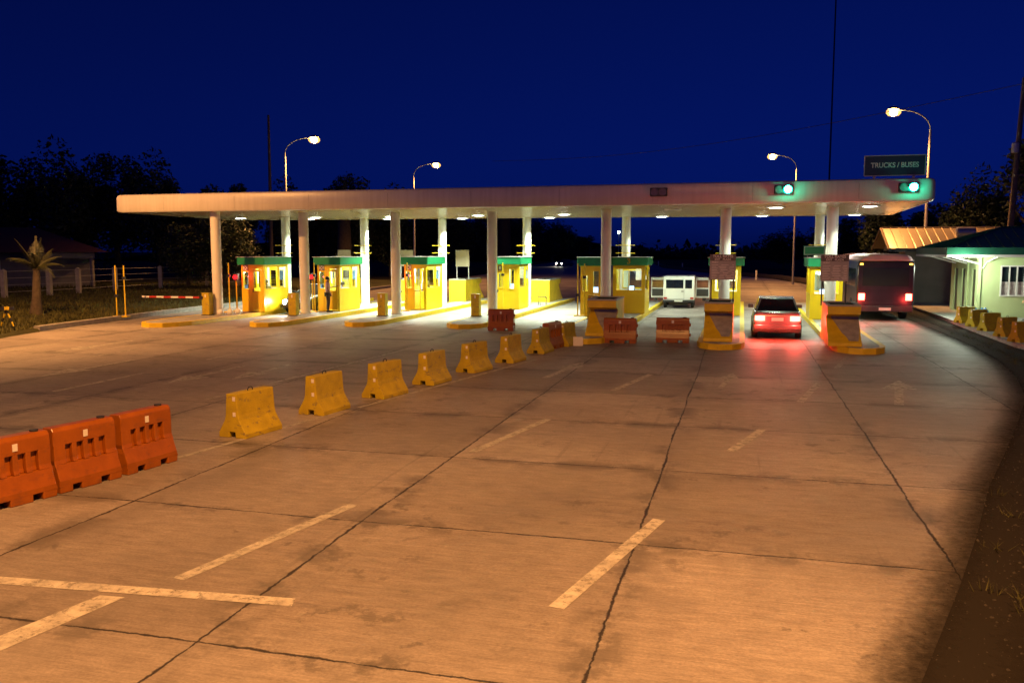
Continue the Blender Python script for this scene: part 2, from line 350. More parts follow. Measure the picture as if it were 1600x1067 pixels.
def tag(o, label, cat, group=None):
    o['label'] = label; o['category'] = cat
    if group: o['group'] = group
    return o
def thing(name, label, cat, loc=(0,0,0), rz=0.0, group=None):
    o = bpy.data.objects.new(name, None); COL.objects.link(o); o.empty_display_size = 0.2
    o.location = loc; o.rotation_euler = (0,0,rz); return tag(o, label, cat, group)
def struct(o, kind='structure'): o['kind'] = kind; return o
def copy_tree(o, parent=None):
    c = o.copy(); COL.objects.link(c)
    if parent: c.parent = parent
    for ch in list(o.children): copy_tree(ch, c)
    return c
def repeat(proto, i, loc, rz, label):
    o = proto if i == 0 else copy_tree(proto)
    o.location = loc; o.rotation_euler = (0,0,rz); o['label'] = label; return o
def light(kind, name, loc, energy, col, parent=None, radius=0.15, rot=None, angle=120, blend=0.6):
    l = bpy.data.lights.new(name, kind); l.energy = energy; l.color = col
    l.shadow_soft_size = radius
    if kind == 'SPOT': l.spot_size = R(angle); l.spot_blend = blend
    o = bpy.data.objects.new(name, l); COL.objects.link(o); o.location = loc
    if rot: o.rotation_euler = rot
    if parent: o.parent = parent
    return o
def text(name, body, mat, size, loc, parent, rot=(R(90),0,0), ext=0.004, align='CENTER', off=0.0, sx=1.0):
    c = bpy.data.curves.new(name, 'FONT'); c.body = body; c.size = size; c.extrude = ext; c.align_x = align; c.align_y = 'CENTER'; c.offset = off
    o0 = bpy.data.objects.new(name, c); COL.objects.link(o0)
    bpy.context.view_layer.update()
    me = bpy.data.meshes.new_from_object(o0.evaluated_get(bpy.context.evaluated_depsgraph_get()))
    bpy.data.objects.remove(o0)
    me.materials.clear(); me.materials.append(MATS[mat])
    o = bpy.data.objects.new(name, me); COL.objects.link(o); o.location = loc; o.rotation_euler = rot; o.scale = (sx,1,1)
    if parent: o.parent = parent
    return o

# ================================================================== ground
g = MB(); g.quad((-1200,-60,-0.06),(1200,-60,-0.06),(1200,1800,-0.06),(-1200,1800,-0.06)); struct(g.build('ground', 'soil'))
edgeR = [(-1.5,-3),(0.6,3),(1.33,6.5),(2.04,8.57),(2.54,10.11),(3.24,12.42),(3.9,14.3),(4.92,17.3),(5.9,20.3),(6.6,23.5),(7.1,27),(7.35,31),(7.4,36),(7.4,56),(6.5,80),(3.5,100),(-4,122),(-14,160),(-36,330)]
edgeL = [(-10,-3),(-17,10),(-24.0,21.5),(-25.6,25),(-26.3,28),(-26.7,32),(-27.3,37),(-27.6,45),(-28,60),(-29.5,80),(-33,110),(-42,165),(-60,330)]
def band(a, b, z):
    # strip between two outlines, both running away from the camera
    m = MB(); pl = list(a)+list(b)[::-1]; m.add([(x,y,z) for x,y in pl], [tuple(range(len(pl)))]); return m
me = band(edgeL, edgeR, 0.0).build('plaza_road', 'concrete'); struct(me)
bm = bmesh.new(); bm.from_mesh(me.data); bmesh.ops.triangulate(bm, faces=bm.faces); bm.to_mesh(me.data); bm.free()
# asphalt shoulder on the right
sh = [(12,-4),(12,22),(8.9,28),(8.75,33),(8.85,42),(9.0,56),(8.5,80),(6,101),(-1.5,124)]
band(edgeR[:17], [(40,-4),(40,20),(9.6,26),(8.8,31),(8.75,36),(8.85,42),(9.0,57),(8.5,80),(5.5,101),(-2,123)], -0.02)
o = band([(x,y) for x,y in edgeR[:17]], [(26,-6),(26,19),(9.3,25.5),(8.72,31),(8.75,36),(8.85,42),(9.0,57),(8.5,80),(5.5,101),(-2,123)], -0.015).build('road_shoulder','asphalt'); struct(o)
bm = bmesh.new(); bm.from_mesh(o.data); bmesh.ops.triangulate(bm, faces=bm.faces); bm.to_mesh(o.data); bm.free()
# soft shadow along the slab edge, painted as a dark film fading inwards
def edge_shade_mat():
    m, t, b = newmat('painted_edge_shade'); N = t.nodes.new; L = t.links.new
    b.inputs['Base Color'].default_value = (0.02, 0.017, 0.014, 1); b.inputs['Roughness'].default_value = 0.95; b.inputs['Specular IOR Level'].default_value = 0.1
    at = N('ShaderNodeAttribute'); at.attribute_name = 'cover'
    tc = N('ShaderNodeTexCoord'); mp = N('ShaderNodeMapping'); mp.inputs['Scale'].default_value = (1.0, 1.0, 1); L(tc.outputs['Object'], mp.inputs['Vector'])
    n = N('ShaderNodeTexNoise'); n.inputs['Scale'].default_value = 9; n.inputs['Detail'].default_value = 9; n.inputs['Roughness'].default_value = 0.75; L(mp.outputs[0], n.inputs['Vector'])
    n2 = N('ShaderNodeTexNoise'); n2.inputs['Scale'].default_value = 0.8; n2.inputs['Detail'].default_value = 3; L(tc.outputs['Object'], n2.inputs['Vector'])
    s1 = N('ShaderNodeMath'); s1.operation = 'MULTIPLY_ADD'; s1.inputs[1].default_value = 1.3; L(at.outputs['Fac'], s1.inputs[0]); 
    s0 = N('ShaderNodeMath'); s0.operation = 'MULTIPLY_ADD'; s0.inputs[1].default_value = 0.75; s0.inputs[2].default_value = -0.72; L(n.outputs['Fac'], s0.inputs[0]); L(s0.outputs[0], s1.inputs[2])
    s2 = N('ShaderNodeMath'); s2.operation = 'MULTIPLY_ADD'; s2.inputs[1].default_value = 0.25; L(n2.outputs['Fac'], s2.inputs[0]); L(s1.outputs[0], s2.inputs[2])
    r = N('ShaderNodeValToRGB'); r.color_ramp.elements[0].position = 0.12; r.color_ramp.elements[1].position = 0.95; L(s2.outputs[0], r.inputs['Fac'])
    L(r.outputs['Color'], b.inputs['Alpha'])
edge_shade_mat()
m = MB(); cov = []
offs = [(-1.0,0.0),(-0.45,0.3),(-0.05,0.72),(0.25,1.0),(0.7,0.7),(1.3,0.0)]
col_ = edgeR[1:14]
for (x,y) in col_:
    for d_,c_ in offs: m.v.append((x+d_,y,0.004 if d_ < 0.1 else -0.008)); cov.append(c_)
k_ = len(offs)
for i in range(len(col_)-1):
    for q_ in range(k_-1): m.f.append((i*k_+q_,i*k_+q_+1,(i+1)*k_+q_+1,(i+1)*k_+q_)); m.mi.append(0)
o = m.build('painted_edge_shade','painted_edge_shade'); struct(o)
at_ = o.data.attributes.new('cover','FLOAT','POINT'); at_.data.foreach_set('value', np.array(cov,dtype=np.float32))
# gravel and weeds on the shoulder
plain('gravel_stone', (0.05, 0.043, 0.036), 0.9, var=0.5, scale=30)
rgv = np.random.default_rng(17); T = []; G = []
for (x0,y0),(x1,y1) in zip(edgeR[1:12],edgeR[2:13]):
    L_ = math.hypot(x1-x0,y1-y0)
    for _ in range(int(L_*90)):
        t = rgv.random(); d_ = abs(rgv.normal())*0.7-0.12; c = np.array([x0+(x1-x0)*t+d_, y0+(y1-y0)*t, 0.006 if d_ < 0.05 else -0.008]); r_ = 0.006+0.016*rgv.random()**3
        p = [c+np.array([r_*math.cos(a)*(0.7+0.5*rgv.random()), r_*math.sin(a)*(0.7+0.5*rgv.random()), 0]) for a in (0,2.1,4.2)]; top = c+np.array([0,0,r_*0.9])
        T += [[p[0],p[1],top],[p[1],p[2],top],[p[2],p[0],top]]
    for _ in range(int(L_*3.0)):
        t = rgv.random(); d_ = 0.15+abs(rgv.normal())*0.8; c = np.array([x0+(x1-x0)*t+d_, y0+(y1-y0)*t, -0.012])
        for b_ in range(16):
            a = rgv.random()*6.28; h_ = 0.04+0.10*rgv.random(); q_ = c+np.array([0.05*rgv.normal(),0.05*rgv.normal(),0])
            G.append([q_+np.array([0.005*math.cos(a),0.005*math.sin(a),0]), q_-np.array([0.005*math.cos(a),0.005*math.sin(a),0]), q_+np.array([0.06*rgv.normal(),0.06*rgv.normal(),h_])])
def _tri(name, V, mat):
    V = np.array(V); n, k = V.shape[:2]; me = bpy.data.meshes.new(name); me.from_pydata(V.reshape(-1,3).tolist(), [], [tuple(range(i*k,i*k+k)) for i in range(n)]); me.materials.append(MATS[mat])
    o = bpy.data.objects.new(name, me); COL.objects.link(o); o['kind'] = 'stuff'; return o
_tri('gravel', T, 'gravel_stone'); _tri('weeds', G, 'grass_blade')
# left verge: gently rising turf bank behind a kerb
NX, NY = 44, 40; m = MB(); vs = []
rng = np.random.default_rng(3)
def verge_h(x, y):
    d = max(0.0, -x-27.0)
    return 0.10+0.02*min(d,14)+0.04*math.sin(x*0.9+1)*math.sin(y*0.7)+0.03*math.sin(x*2.3)*math.cos(y*1.9)
def kerb_x(y):
    for (xa,ya),(xb,yb) in zip(edgeL, edgeL[1:]):
        if ya <= y <= yb: return xa+(xb-xa)*(y-ya)/(yb-ya)
    return -60
for j in range(NY+1):
    y = 14+(80-14)*j/NY; k = kerb_x(y)+(-0.25 if y > 27.4 else 0.08)
    for i in range(NX+1):
        t = i/NX; x = k-(75*t**1.6)
        vs.append((x,y,verge_h(x,y) if i else (0.08 if y > 27.4 else -0.008)))
m.add(vs, [(j*(NX+1)+i, j*(NX+1)+i+1, (j+1)*(NX+1)+i+1, (j+1)*(NX+1)+i) for j in range(NY) for i in range(NX)])
struct(m.build('verge','turf_soil', smooth=True))
m = MB()
pts = [(kerb_x(y), y) for y in np.linspace(27.5,78,40)]
for (xa,ya),(xb,yb) in zip(pts, pts[1:]):
    m.add([(xa,ya,-0.05),(xb,yb,-0.05),(xb,yb,0.2),(xa,ya,0.2),(xa-0.3,ya,-0.05),(xb-0.3,yb,-0.05),(xb-0.3,yb,0.2),(xa-0.3,ya,0.2)],
          [(0,1,2,3),(3,2,6,7),(4,7,6,5)]+([(0,3,7,4)] if ya < 27.6 else []))
struct(m.build('kerb','kerb_concrete'))
# grass blades on the verge
nb = 42000
yy = 22+rng.random(nb)*40; kx = np.array([kerb_x(v) for v in yy]); xx = kx-0.35-rng.random(nb)**1.7*24
keep = rng.random(nb) < 0.45+0.55*(np.sin(xx*1.1)*np.cos(yy*0.8) > -0.2); xx = xx[keep]; yy = yy[keep]; nb = len(xx)
hz = np.array([verge_h(a,b) for a,b in zip(xx,yy)]); hh = 0.08+0.22*rng.random(nb)**2; an = rng.random(nb)*6.283; ww = 0.015+0.02*rng.random(nb)
V = np.zeros((nb,3,3)); V[:,0] = np.stack([xx-ww*np.cos(an),yy-ww*np.sin(an),hz-0.02],1); V[:,1] = np.stack([xx+ww*np.cos(an),yy+ww*np.sin(an),hz-0.02],1)
V[:,2] = np.stack([xx+0.1*rng.standard_normal(nb),yy+0.1*rng.standard_normal(nb),hz+hh],1)
def tri_mesh(name, V, mat, kind=None):
    n, k = V.shape[0], V.shape[1]; me = bpy.data.meshes.new(name); me.vertices.add(n*k); me.vertices.foreach_set('co', V.reshape(-1).astype(np.float32))
    me.loops.add(n*k); me.loops.foreach_set('vertex_index', np.arange(n*k,dtype=np.int32)); me.polygons.add(n)
    me.polygons.foreach_set('loop_start', np.arange(0,n*k,k,dtype=np.int32)); me.polygons.foreach_set('loop_total', np.full(n,k,dtype=np.int32))
    me.materials.append(MATS[mat]); me.update(); me.validate(); return me
me = tri_mesh('grass', V, 'grass_blade'); o = bpy.data.objects.new('grass', me); COL.objects.link(o); struct(o,'stuff')
tag(o,'rough dry grass growing on the left verge behind the kerb','grass')
# far hill to the left of the road beyond the plaza
m = MB(); vs = []
for j in range(25):
    for i in range(41):
        x = -330+i*8.4; y = 230+j*16
        h = 17*math.exp(-((x+150)/85)**2)*math.exp(-((y-420)/120)**2)+2.0*math.sin(x*0.06)*math.sin(y*0.03)
        vs.append((x,y,max(-0.5,h-1.5)))
m.add(vs, [(j*41+i,j*41+i+1,(j+1)*41+i+1,(j+1)*41+i) for j in range(24) for i in range(40)])
struct(m.build('hill','far_soil',smooth=True))

# ---- painted markings, sheets 4 mm above the concrete
def sheet(name, quads, mat='road_paint', z=0.004):
    m = MB()
    for q in quads: m.add([(x,y,z) for x,y in q], [tuple(range(len(q)))])
    o = m.build(name, mat); struct(o); return o
def dashq(x0,y0,x1,y1,wd=0.16):
    d = Vector((x1-x0,y1-y0)); n = Vector((-d.y,d.x)).normalized()*wd/2
    return [(x0+n.x,y0+n.y),(x0-n.x,y0-n.y),(x1-n.x,y1-n.y),(x1+n.x,y1+n.y)]
sheet('lane_marking', [dashq(-1.49,7.12,-0.85,9.87,0.15)])
sheet('stop_line', [[(-7.6,6.40),(-7.55,6.24),(-3.74,6.56),(-3.79,6.72)]])
sheet('merge_line', [[(-5.54,6.33),(-5.29,6.35),(-5.70,4.2),(-5.98,4.2)]])
q = [dashq(-3.96,12.55,-3.40,15.4,0.15), dashq(-5.1,6.85,-4.54,9.5,0.15),
     dashq(-0.10,13.6,0.43,15.5,0.15), dashq(1.23,18.5,1.84,21.4,0.15), dashq(2.5,24.2,3.1,27.0,0.15),
     dashq(-2.7,19.0,-2.15,21.8,0.15), dashq(-6.3,2.2,-5.75,4.6,0.15)]
sheet('lane_dashes', q, 'faded_paint')
q = [dashq(-14.67,15.67,-14.70,18.67,0.14), dashq(-14.75,21.5,-14.8,24.5,0.14), dashq(-18.4,20.4,-18.5,23.4,0.14), dashq(-18.55,26,-18.6,28.6,0.14),
     dashq(-10.78,15.6,-10.2,25.6,0.12), dashq(-22.0,21.2,-22.1,24.0,0.14)]
def arrowq(x, y, d=1, s=1.0, dx=0.0):
    def T(px,py): return (x+px*s+dx*py*s, y+d*py*s)
    return [[T(-0.09,0),T(0.09,0),T(0.09,2.2),T(-0.09,2.2)], [T(-0.38,2.15),T(0.38,2.15),T(0,3.6)]]
q += arrowq(-16.75,21.0,-1,1.0)+arrowq(-13.0,20.6,-1,0.95)+arrowq(-11.9,21.5,-1,0.9)+arrowq(-20.4,25.5,-1,1.0)
q += [dashq(-8.13,11.06,-7.45,15.2,0.10), dashq(-7.3,15.6,-5.0,27.2,0.10)]
sheet('left_lane_markings', q, 'faded_paint')
sheet('arrow_marking', arrowq(3.15,18.7,1,1.0,0.16)+arrowq(-4.6,20.5,1,0.9,0.12)+arrowq(-0.4,20.0,1,0.7,0.1), 'faded_paint')
# ================================================================== toll islands
def island(name, label, xl, xr, y0, y1, tip=1.1):
    t = thing(name, label, 'traffic island', ((xl+xr)/2, y0, 0), 0, 'toll islands under the canopy')
    hw = (xr-xl)/2; L = y1-y0
    def outline(i):
        p = []
        for k in range(7):
            a = math.pi-(math.pi)*k/6
            p.append((math.cos(a)*(hw-i), tip-math.sin(a)*(tip-i)))
        return p+[(hw-i,L-i),(-hw+i,L-i)]
    a = outline(0); b = outline(0.17)
    m = MB(); n = len(a)
    m.add([(x,y,-0.02) for x,y in a]+[(x,y,0.18) for x,y in a]+[(x,y,0.18) for x,y in b], [(i,(i+1)%n,n+(i+1)%n,n+i) for i in range(n)]+[(n+i,n+(i+1)%n,2*n+(i+1)%n,2*n+i) for i in range(n)])
    m.build('kerb_edge','yellow_paint',t)
    m = MB(); m.add([(x,y,0.176) for x,y in b], [tuple(range(n))]); m.build('island_surface','island_top',t)
    return t
ISL = [('leftmost',-24.2,-22.2,30.0,50),('second',-19.95,-18.25,31.3,50.5),('third',-16.15,-14.55,32.4,51.5),('fourth',-11.7,-10.0,32.6,53),('fifth',-6.6,-4.35,28.2,52),('sixth',-1.35,0.15,27.7,52),('rightmost',2.8,4.35,27.6,52)]
lab = ['low yellow-kerbed island under the leftmost booth beside the verge','yellow-kerbed island carrying the booth where a person stands at the door',
 'yellow-kerbed island carrying the booth with its door open','yellow-kerbed island behind the lone front-facing orange barrier','wide yellow-kerbed island carrying the booth numbered 3',
 'yellow-kerbed island between the white van lane and the silver car','rightmost yellow-kerbed island with a toll board, beside the dark bus']
for (nm,xl,xr,y0,y1),lb in zip(ISL,lab): island('toll_island', lb, xl, xr, y0, y1, 1.4 if y0 > 29 else 1.0)

# ================================================================== canopy
can = thing('toll_canopy','long flat white roof canopy with rounded fascia spanning all the toll lanes','canopy',(0,0,0))
FL,FR,BR,BL = (-28.2,34.4),(6.55,33.6),(7.2,47.0),(-28.6,45.2)
ZB, ZT = 4.85, 5.68
def rounded(poly, r, n=5):
    out = []
    for i in range(len(poly)):
        p = Vector(poly[i]); a = Vector(poly[i-1]); b = Vector(poly[(i+1)%len(poly)])
        u = (a-p).normalized(); v = (b-p).normalized()
        for k in range(n+1):
            t = k/n; out.append(tuple(p+u*r*(1-t)**2+v*r*t**2))
    return out
def inset(poly, d):
    c = Vector((sum(p[0] for p in poly)/len(poly), sum(p[1] for p in poly)/len(poly)))
    out = []
    for i in range(len(poly)):
        p = Vector(poly[i]); a = Vector(poly[i-1]); b = Vector(poly[(i+1)%len(poly)])
        e1 = (p-a).normalized(); e2 = (b-p).normalized(); n1 = Vector((-e1.y,e1.x)); n2 = Vector((-e2.y,e2.x))
        s = (n1+n2); s = s/ max(0.3, s.length_squared/2)
        out.append(tuple(p+s*d))
    return out
base = [FL,FR,BR,BL]
m = MB(); prof = [(0.16,ZB),(0.05,ZB+0.02),(0.0,ZB+0.09),(0.0,ZT-0.16),(0.03,ZT-0.06),(0.10,ZT-0.015),(0.22,ZT)]
rings = [rounded(inset(base,i),0.32) for i,z in prof]; n = len(rings[0])
m.add([(x,y,z) for ring,(i,z) in zip(rings,prof) for x,y in ring], [(k*n+i,k*n+(i+1)%n,(k+1)*n+(i+1)%n,(k+1)*n+i) for k in range(len(prof)-1) for i in range(n)])
m.build('fascia','fascia_panel',can,smooth=True)
m = MB(); m.add([(x,y,ZT-0.01) for x,y in inset(base,0.2)], [(0,1,2,3)]); m.build('roof_deck','grey_render',can)
m = MB(); m.add([(x,y,ZB+0.012) for x,y in inset(base,0.10)], [(0,1,2,3)]); m.build('soffit','soffit',can)
for x in np.linspace(-25.5,4,9):
    t = (x-FL[0])/(FR[0]-FL[0]); y = FL[1]+(FR[1]-FL[1])*t
    MB().box(x-0.011,x+0.011,y-0.0035,y+0.1,ZB+0.1,ZT-0.17).build('seam','grey_render',can)
# recessed downlights in the soffit
DL = [(-26.0,41.4),(-21.6,41.4),(-17.3,41.2),(-12.6,41.0),(-8.3,41.0),(-2.9,37.6),(1.25,36.6),(4.76,36.5)]
dlab = ['recessed canopy downlight at the far left end over the verge lane','recessed canopy downlight over the lane of the oncoming headlights','recessed canopy downlight over the lane between the second and third booths',
 'recessed canopy downlight over the lane left of the fourth booth','recessed canopy downlight between the fourth booth and booth 3','recessed canopy downlight above the white van lane, unlit',
 'recessed canopy downlight above the silver car lane, below the left green signal','recessed canopy downlight nearest the right end of the canopy']
d0 = thing('downlight', dlab[0], 'ceiling light', (0,0,0), 0, 'recessed lights in the canopy soffit')
MB().lathe([(0.36,0.0),(0.36,-0.035),(0.28,-0.05),(0.28,-0.01)],n=20).build('trim_ring','white_paint',d0,smooth=True)
MB().lathe([(0.005,-0.058),(0.2,-0.056),(0.27,-0.04),(0.27,-0.02)],n=20).build('diffuser','downlight_glow',d0,smooth=True)
DLE = [420,1300,1200,1200,1000,60,520,380]
for i,(x,y) in enumerate(DL):
    o = repeat(d0,i,(x,y,ZB+0.01),0,dlab[i])
    light('SPOT','downlight_beam',(x,y,ZB-0.08),DLE[i],COOL,None,0.22,(0,0,0),128,0.35)
    if i == 5:
        for c in o.children:
            if c.name.startswith('diffuser'):
                c.data = c.data.copy(); c.data.materials.clear(); c.data.materials.append(MATS['lens_off'])
# a second row towards the back columns
DB = [(-23.0,43.4),(-18.6,44.0),(-14.6,44.6),(-9.8,44.6),(-4.0,44.8),(0.9,45),(5.2,45)]
dl2 = ['behind the leftmost back column','behind the column of the second booth','behind the column of the third booth','behind the column of the fourth booth','behind booth 3 over the van','behind the silver car lane','behind the bus lane']
DBE = [1000,2200,2300,2000,520,800,600]
for i,(x,y) in enumerate(DB):
    o = copy_tree(d0); o.location = (x,y,ZB+0.01); o['label'] = 'recessed rear-row canopy downlight '+dl2[i]
    light('SPOT','downlight_beam',(x,y,ZB-0.08),DBE[i],COOL,None,0.22,(0,0,0),132,0.3)

# columns
CF = [(-23.3,35.0),(-19.72,36.6),(-15.52,37.5),(-10.98,37.9),(-5.72,37.5),(-0.70,37.5),(3.50,37.5)]
CB = [(-23.35,41.4),(-19.85,43.6),(-15.95,45.2),(-11.2,45.35),(-5.84,45.1),(-0.81,45.1),(3.63,45.1)]
cl = ['by the leftmost booth','at the second booth, right of the yellow gate box','left of the third booth with the open door','left of the fourth booth, behind an orange barrier','at booth 3','behind the left toll rates board','behind the right toll rates board']
c0 = None
for row,(pts,nm) in enumerate(((CF,'front-row'),(CB,'rear-row'))):
    for i,(x,y) in enumerate(pts):
        if c0 is None:
            c0 = thing('canopy_column','', 'column',(0,0,0),0,'white columns holding up the canopy')
            MB().cyl((0,0,0.17),(0,0,ZB+0.02),0.225,n=28).build('shaft','column_paint',c0,smooth=True)
            MB().lathe([(0.27,0.17),(0.27,0.21),(0.235,0.23)],n=28).build('base_collar','grey_render',c0,smooth=True)
            o = c0
        else: o = copy_tree(c0)
        o.location = (x,y,0); o['label'] = 'white round %s canopy column %s'%(nm,cl[i])
        if row == 1:
            for z in (2.98,3.38):
                MB().cyl((-0.5,-0.24,z),(0.5,-0.24,z),0.017,n=8).build('cross_bar','yellow_paint',o)
# sign on the canopy
s = thing('overhead_sign','dark rectangular sign reading TRUCKS / BUSES standing on the right end of the canopy','sign',(5.2,33.95,ZT))
MB().box(-1.0,1.0,0,0.06,0.12,0.80).build('panel','sign_navy',s)
m = MB(); m.box(-1.03,1.03,-0.012,0.05,0.80,0.83); m.box(-1.03,1.03,-0.012,0.05,0.09,0.12); m.box(-1.03,-1.0,-0.012,0.05,0.12,0.80); m.box(1.0,1.03,-0.012,0.05,0.12,0.80); m.build('frame','galvanised',s)
for dx in (-0.7,0.62): MB().box(dx,dx+0.08,0.06,0.14,-0.05,0.7).build('bracket','galvanised',s)
text('lettering','TRUCKS / BUSES','sign_letter',0.25,(0,-0.005,0.47),s,off=0.006,sx=0.88)
# lane signals
SG = [(-3.15,'pair of unlit round lane signals on the canopy fascia above the white van',None),(1.4,'lane signal lit green on the canopy fascia above the silver car lane',1),(5.62,'lane signal lit green on the canopy fascia under the TRUCKS / BUSES sign',1)]
for x,lb,on in SG:
    t_ = (x-FL[0])/(FR[0]-FL[0]); y = FL[1]+(FR[1]-FL[1])*t_
    s = thing('lane_signal',lb,'traffic light',(x,y,5.33),0,'lane signals on the canopy fascia')
    MB().box(-0.33,0.33,-0.16,-0.003,-0.16,0.16).build('housing','dark_metal',s,bevel=0.03)
    for k,dx in enumerate((-0.155,0.155)):
        lit = on and k == 1
        m = MB(); m.cyl((dx,-0.16,0),(dx,-0.185,0),0.145,n=24)
        ln = m.build('lens','green_signal' if lit else 'lens_off',s)
        if lit:
            ln.data.materials.clear(); ln.data.materials.append(MATS['green_signal'])
            MB().cyl((dx,-0.186,0),(dx,-0.192,0),0.12,n=20).build('lamp_core','green_core',ln)
            light('POINT','green_light',(x+dx,y-0.42,5.30),12,(0.0,1.0,0.55),None,0.1)
        MB().add([(dx+0.145*math.cos(a),-0.16,0.145*math.sin(a)) for a in np.linspace(0,math.pi,13)]+[(dx+0.145*math.cos(a),-0.30+0.05*abs(math.cos(a)),0.145*math.sin(a)) for a in np.linspace(0,math.pi,13)],
             [(i,i+1,14+i,13+i) for i in range(12)]).build('visor','dark_metal',s)

# ================================================================== booths
def wall_with_hole(m, axis, at, a0, a1, z0, z1, holes, th=0.05):
    # plate wall of thickness th made of boxes around the holes (h0,h1,hz0,hz1), sorted along a
    def bx(p0,p1,q0,q1):
        if p1-p0 < 1e-4 or q1-q0 < 1e-4: return
        if axis == 'x': m.box(p0,p1,at,at+th,q0,q1)
        else: m.box(at,at+th,p0,p1,q0,q1)
    cur = a0
    for h0,h1,hz0,hz1 in sorted(holes):
        bx(cur,h0,z0,z1); bx(h0,h1,z0,hz0); bx(h0,h1,hz1,z1); cur = h1
    bx(cur,a1,z0,z1)
def window(t, axis, at, a0, a1, z0, z1, mull=1, glass='booth_glass', name='window', fm='booth_yellow'):
    f = MB(); e = 0.045; d0, d1 = at-0.012, at+0.062
    def bx(p0,p1,q0,q1):
        if axis == 'x': f.box(p0,p1,d0,d1,q0,q1)
        else: f.box(d0,d1,p0,p1,q0,q1)
    bx(a0,a0+e,z0+e,z1-e); bx(a1-e,a1,z0+e,z1-e); bx(a0,a1,z0,z0+e); bx(a0,a1,z1-e,z1)
    for k in range(mull):
        c = a0+(a1-a0)*(k+1)/(mull+1); bx(c-e/2,c+e/2,z0+e,z1-e)
    wo_ = f.build(name,fm,t)
    gq = MB(); c = at+0.025
    if axis == 'x': gq.quad((a0+e,c,z0+e),(a1-e,c,z0+e),(a1-e,c,z1-e),(a0+e,c,z1-e))
    else: gq.quad((c,a0+e,z0+e),(c,a1-e,z0+e),(c,a1-e,z1-e),(c,a0+e,z1-e))
    gq.build('pane',glass,wo_)
    return wo_
def booth(x, y, label, wd=1.15, dp=2.35, door=None, power=60, sign=None, left_red=True, numeral=None, front_open=False, front_style='door', H=2.62):
    t = thing('toll_booth',label,'toll booth',(x,y,0.178),0,'yellow toll booths')
    hw = wd/2
    m = MB()
    # front wall (faces the camera) at local y=0
    if front_style == 'door':
        fh = [(-hw+0.06,-hw+0.44,1.05,1.95)]
        dh = (hw-0.62,hw-0.1,0.06,2.05); fh.append(dh)
    elif front_style == 'big':
        fh = [(-hw+0.12,hw-0.12,1.05,2.12)]
    else:
        fh = [(-hw+0.06,-hw+0.40,1.05,1.85),(0.02,0.36,1.0,2.05)]
    wall_with_hole(m,'x',0,-hw,hw,0.02,2.25,fh)
    sh_ = [(0.12,1.30,1.05,2.18),(1.42,dp-0.12,1.05,2.18)]
    wall_with_hole(m,'y',hw-0.05,0.05,dp-0.05,0.02,2.25,sh_)
    wall_with_hole(m,'y',-hw,0.05,dp-0.05,0.02,2.25,sh_)
    wall_with_hole(m,'x',dp-0.05,-hw,hw,0.02,2.25,[(-hw+0.2,hw-0.2,1.1,2.0)])
    m.box(-hw,hw,0.05,dp-0.05,0.0,0.02)
    m.build('wall','booth_yellow',t)
    window(t,'y',hw-0.06,0.12,1.30,1.05,2.18,0); window(t,'y',hw-0.06,1.42,dp-0.12,1.05,2.18,0)
    window(t,'y',-hw-0.01,0.12,1.30,1.05,2.18,1); window(t,'y',-hw-0.01,1.42,dp-0.12,1.05,2.18,0)
    window(t,'x',dp-0.06,-hw+0.2,hw-0.2,1.1,2.0,0)
    for k,(h0,h1,z0,z1) in enumerate(fh):
        if front_style == 'door' and k == 1:
            if door == 'open':
                d = MB(); d.box(h1-0.04,h1,-0.52,0.0,0.08,0.95); d.box(h1-0.04,h1,-0.52,-0.44,0.95,2.03); d.box(h1-0.04,h1,-0.08,0.0,0.95,2.03); d.box(h1-0.04,h1,-0.44,-0.08,1.95,2.03)
                dd = d.build('door','booth_yellow',t); MB().box(h1-0.075,h1-0.04,-0.46,-0.43,0.95,1.1).build('handle','dark_metal',dd)
            else:
                d = MB(); d.box(h0+0.01,h1-0.01,-0.012,0.028,0.08,1.0); d.box(h0+0.01,h0+0.09,-0.012,0.028,1.0,2.03); d.box(h1-0.09,h1-0.01,-0.012,0.028,1.0,2.03); d.box(h0+0.09,h1-0.09,-0.012,0.028,1.93,2.03)
                dd = d.build('door','booth_yellow',t); gq = MB(); gq.quad((h0+0.09,0.01,1.0),(h1-0.09,0.01,1.0),(h1-0.09,0.01,1.93),(h0+0.09,0.01,1.93)); gq.build('pane','booth_glass',dd)
                MB().box(h0+0.03,h0+0.06,-0.04,-0.012,0.95,1.1).build('handle','dark_metal',dd)
        else: window(t,'x',-0.01,h0,h1,z0,z1,1 if front_style == 'big' else 0)
    m = MB(); m.prism(rounded([(-hw-0.14,-0.16),(hw+0.14,-0.16),(hw+0.14,dp+0.14),(-hw-0.14,dp+0.14)],0.05,2),'z',2.25,2.25+0.36); m.build('roof_band','booth_green',t,bevel=0.02)
    m = MB(); m.box(-hw-0.17,hw+0.17,-0.19,dp+0.17,2.61,2.635); m.build('roof_edge','galvanised',t)
    MB().box(-0.1,0.1,0.5,dp-0.5,2.19,2.235).build('ceiling_lamp','booth_tube',t)
    light('POINT','booth_light',(0,dp*0.45,2.05),power,WHITE,t,0.25)
    m = MB(); m.box(-hw+0.066,hw-0.066,dp-0.075,dp-0.066,0.05,1.08); m.box(-hw+0.066,-hw+0.2,dp-0.075,dp-0.066,1.08,2.2); m.box(hw-0.2,hw-0.066,dp-0.075,dp-0.066,1.08,2.2); m.build('lining','white_paint',t)
    # desk, monitor, notices
    MB().box(-hw+0.06,hw-0.5,1.0,1.5,0.88,0.92).build('desk','desk',t)
    mo = MB().box(-0.2,0.12,1.18,1.24,0.97,1.26).build('monitor','dark_metal',t); MB().box(-0.18,0.10,1.172,1.177,0.99,1.24).build('screen','screen_glow',mo)
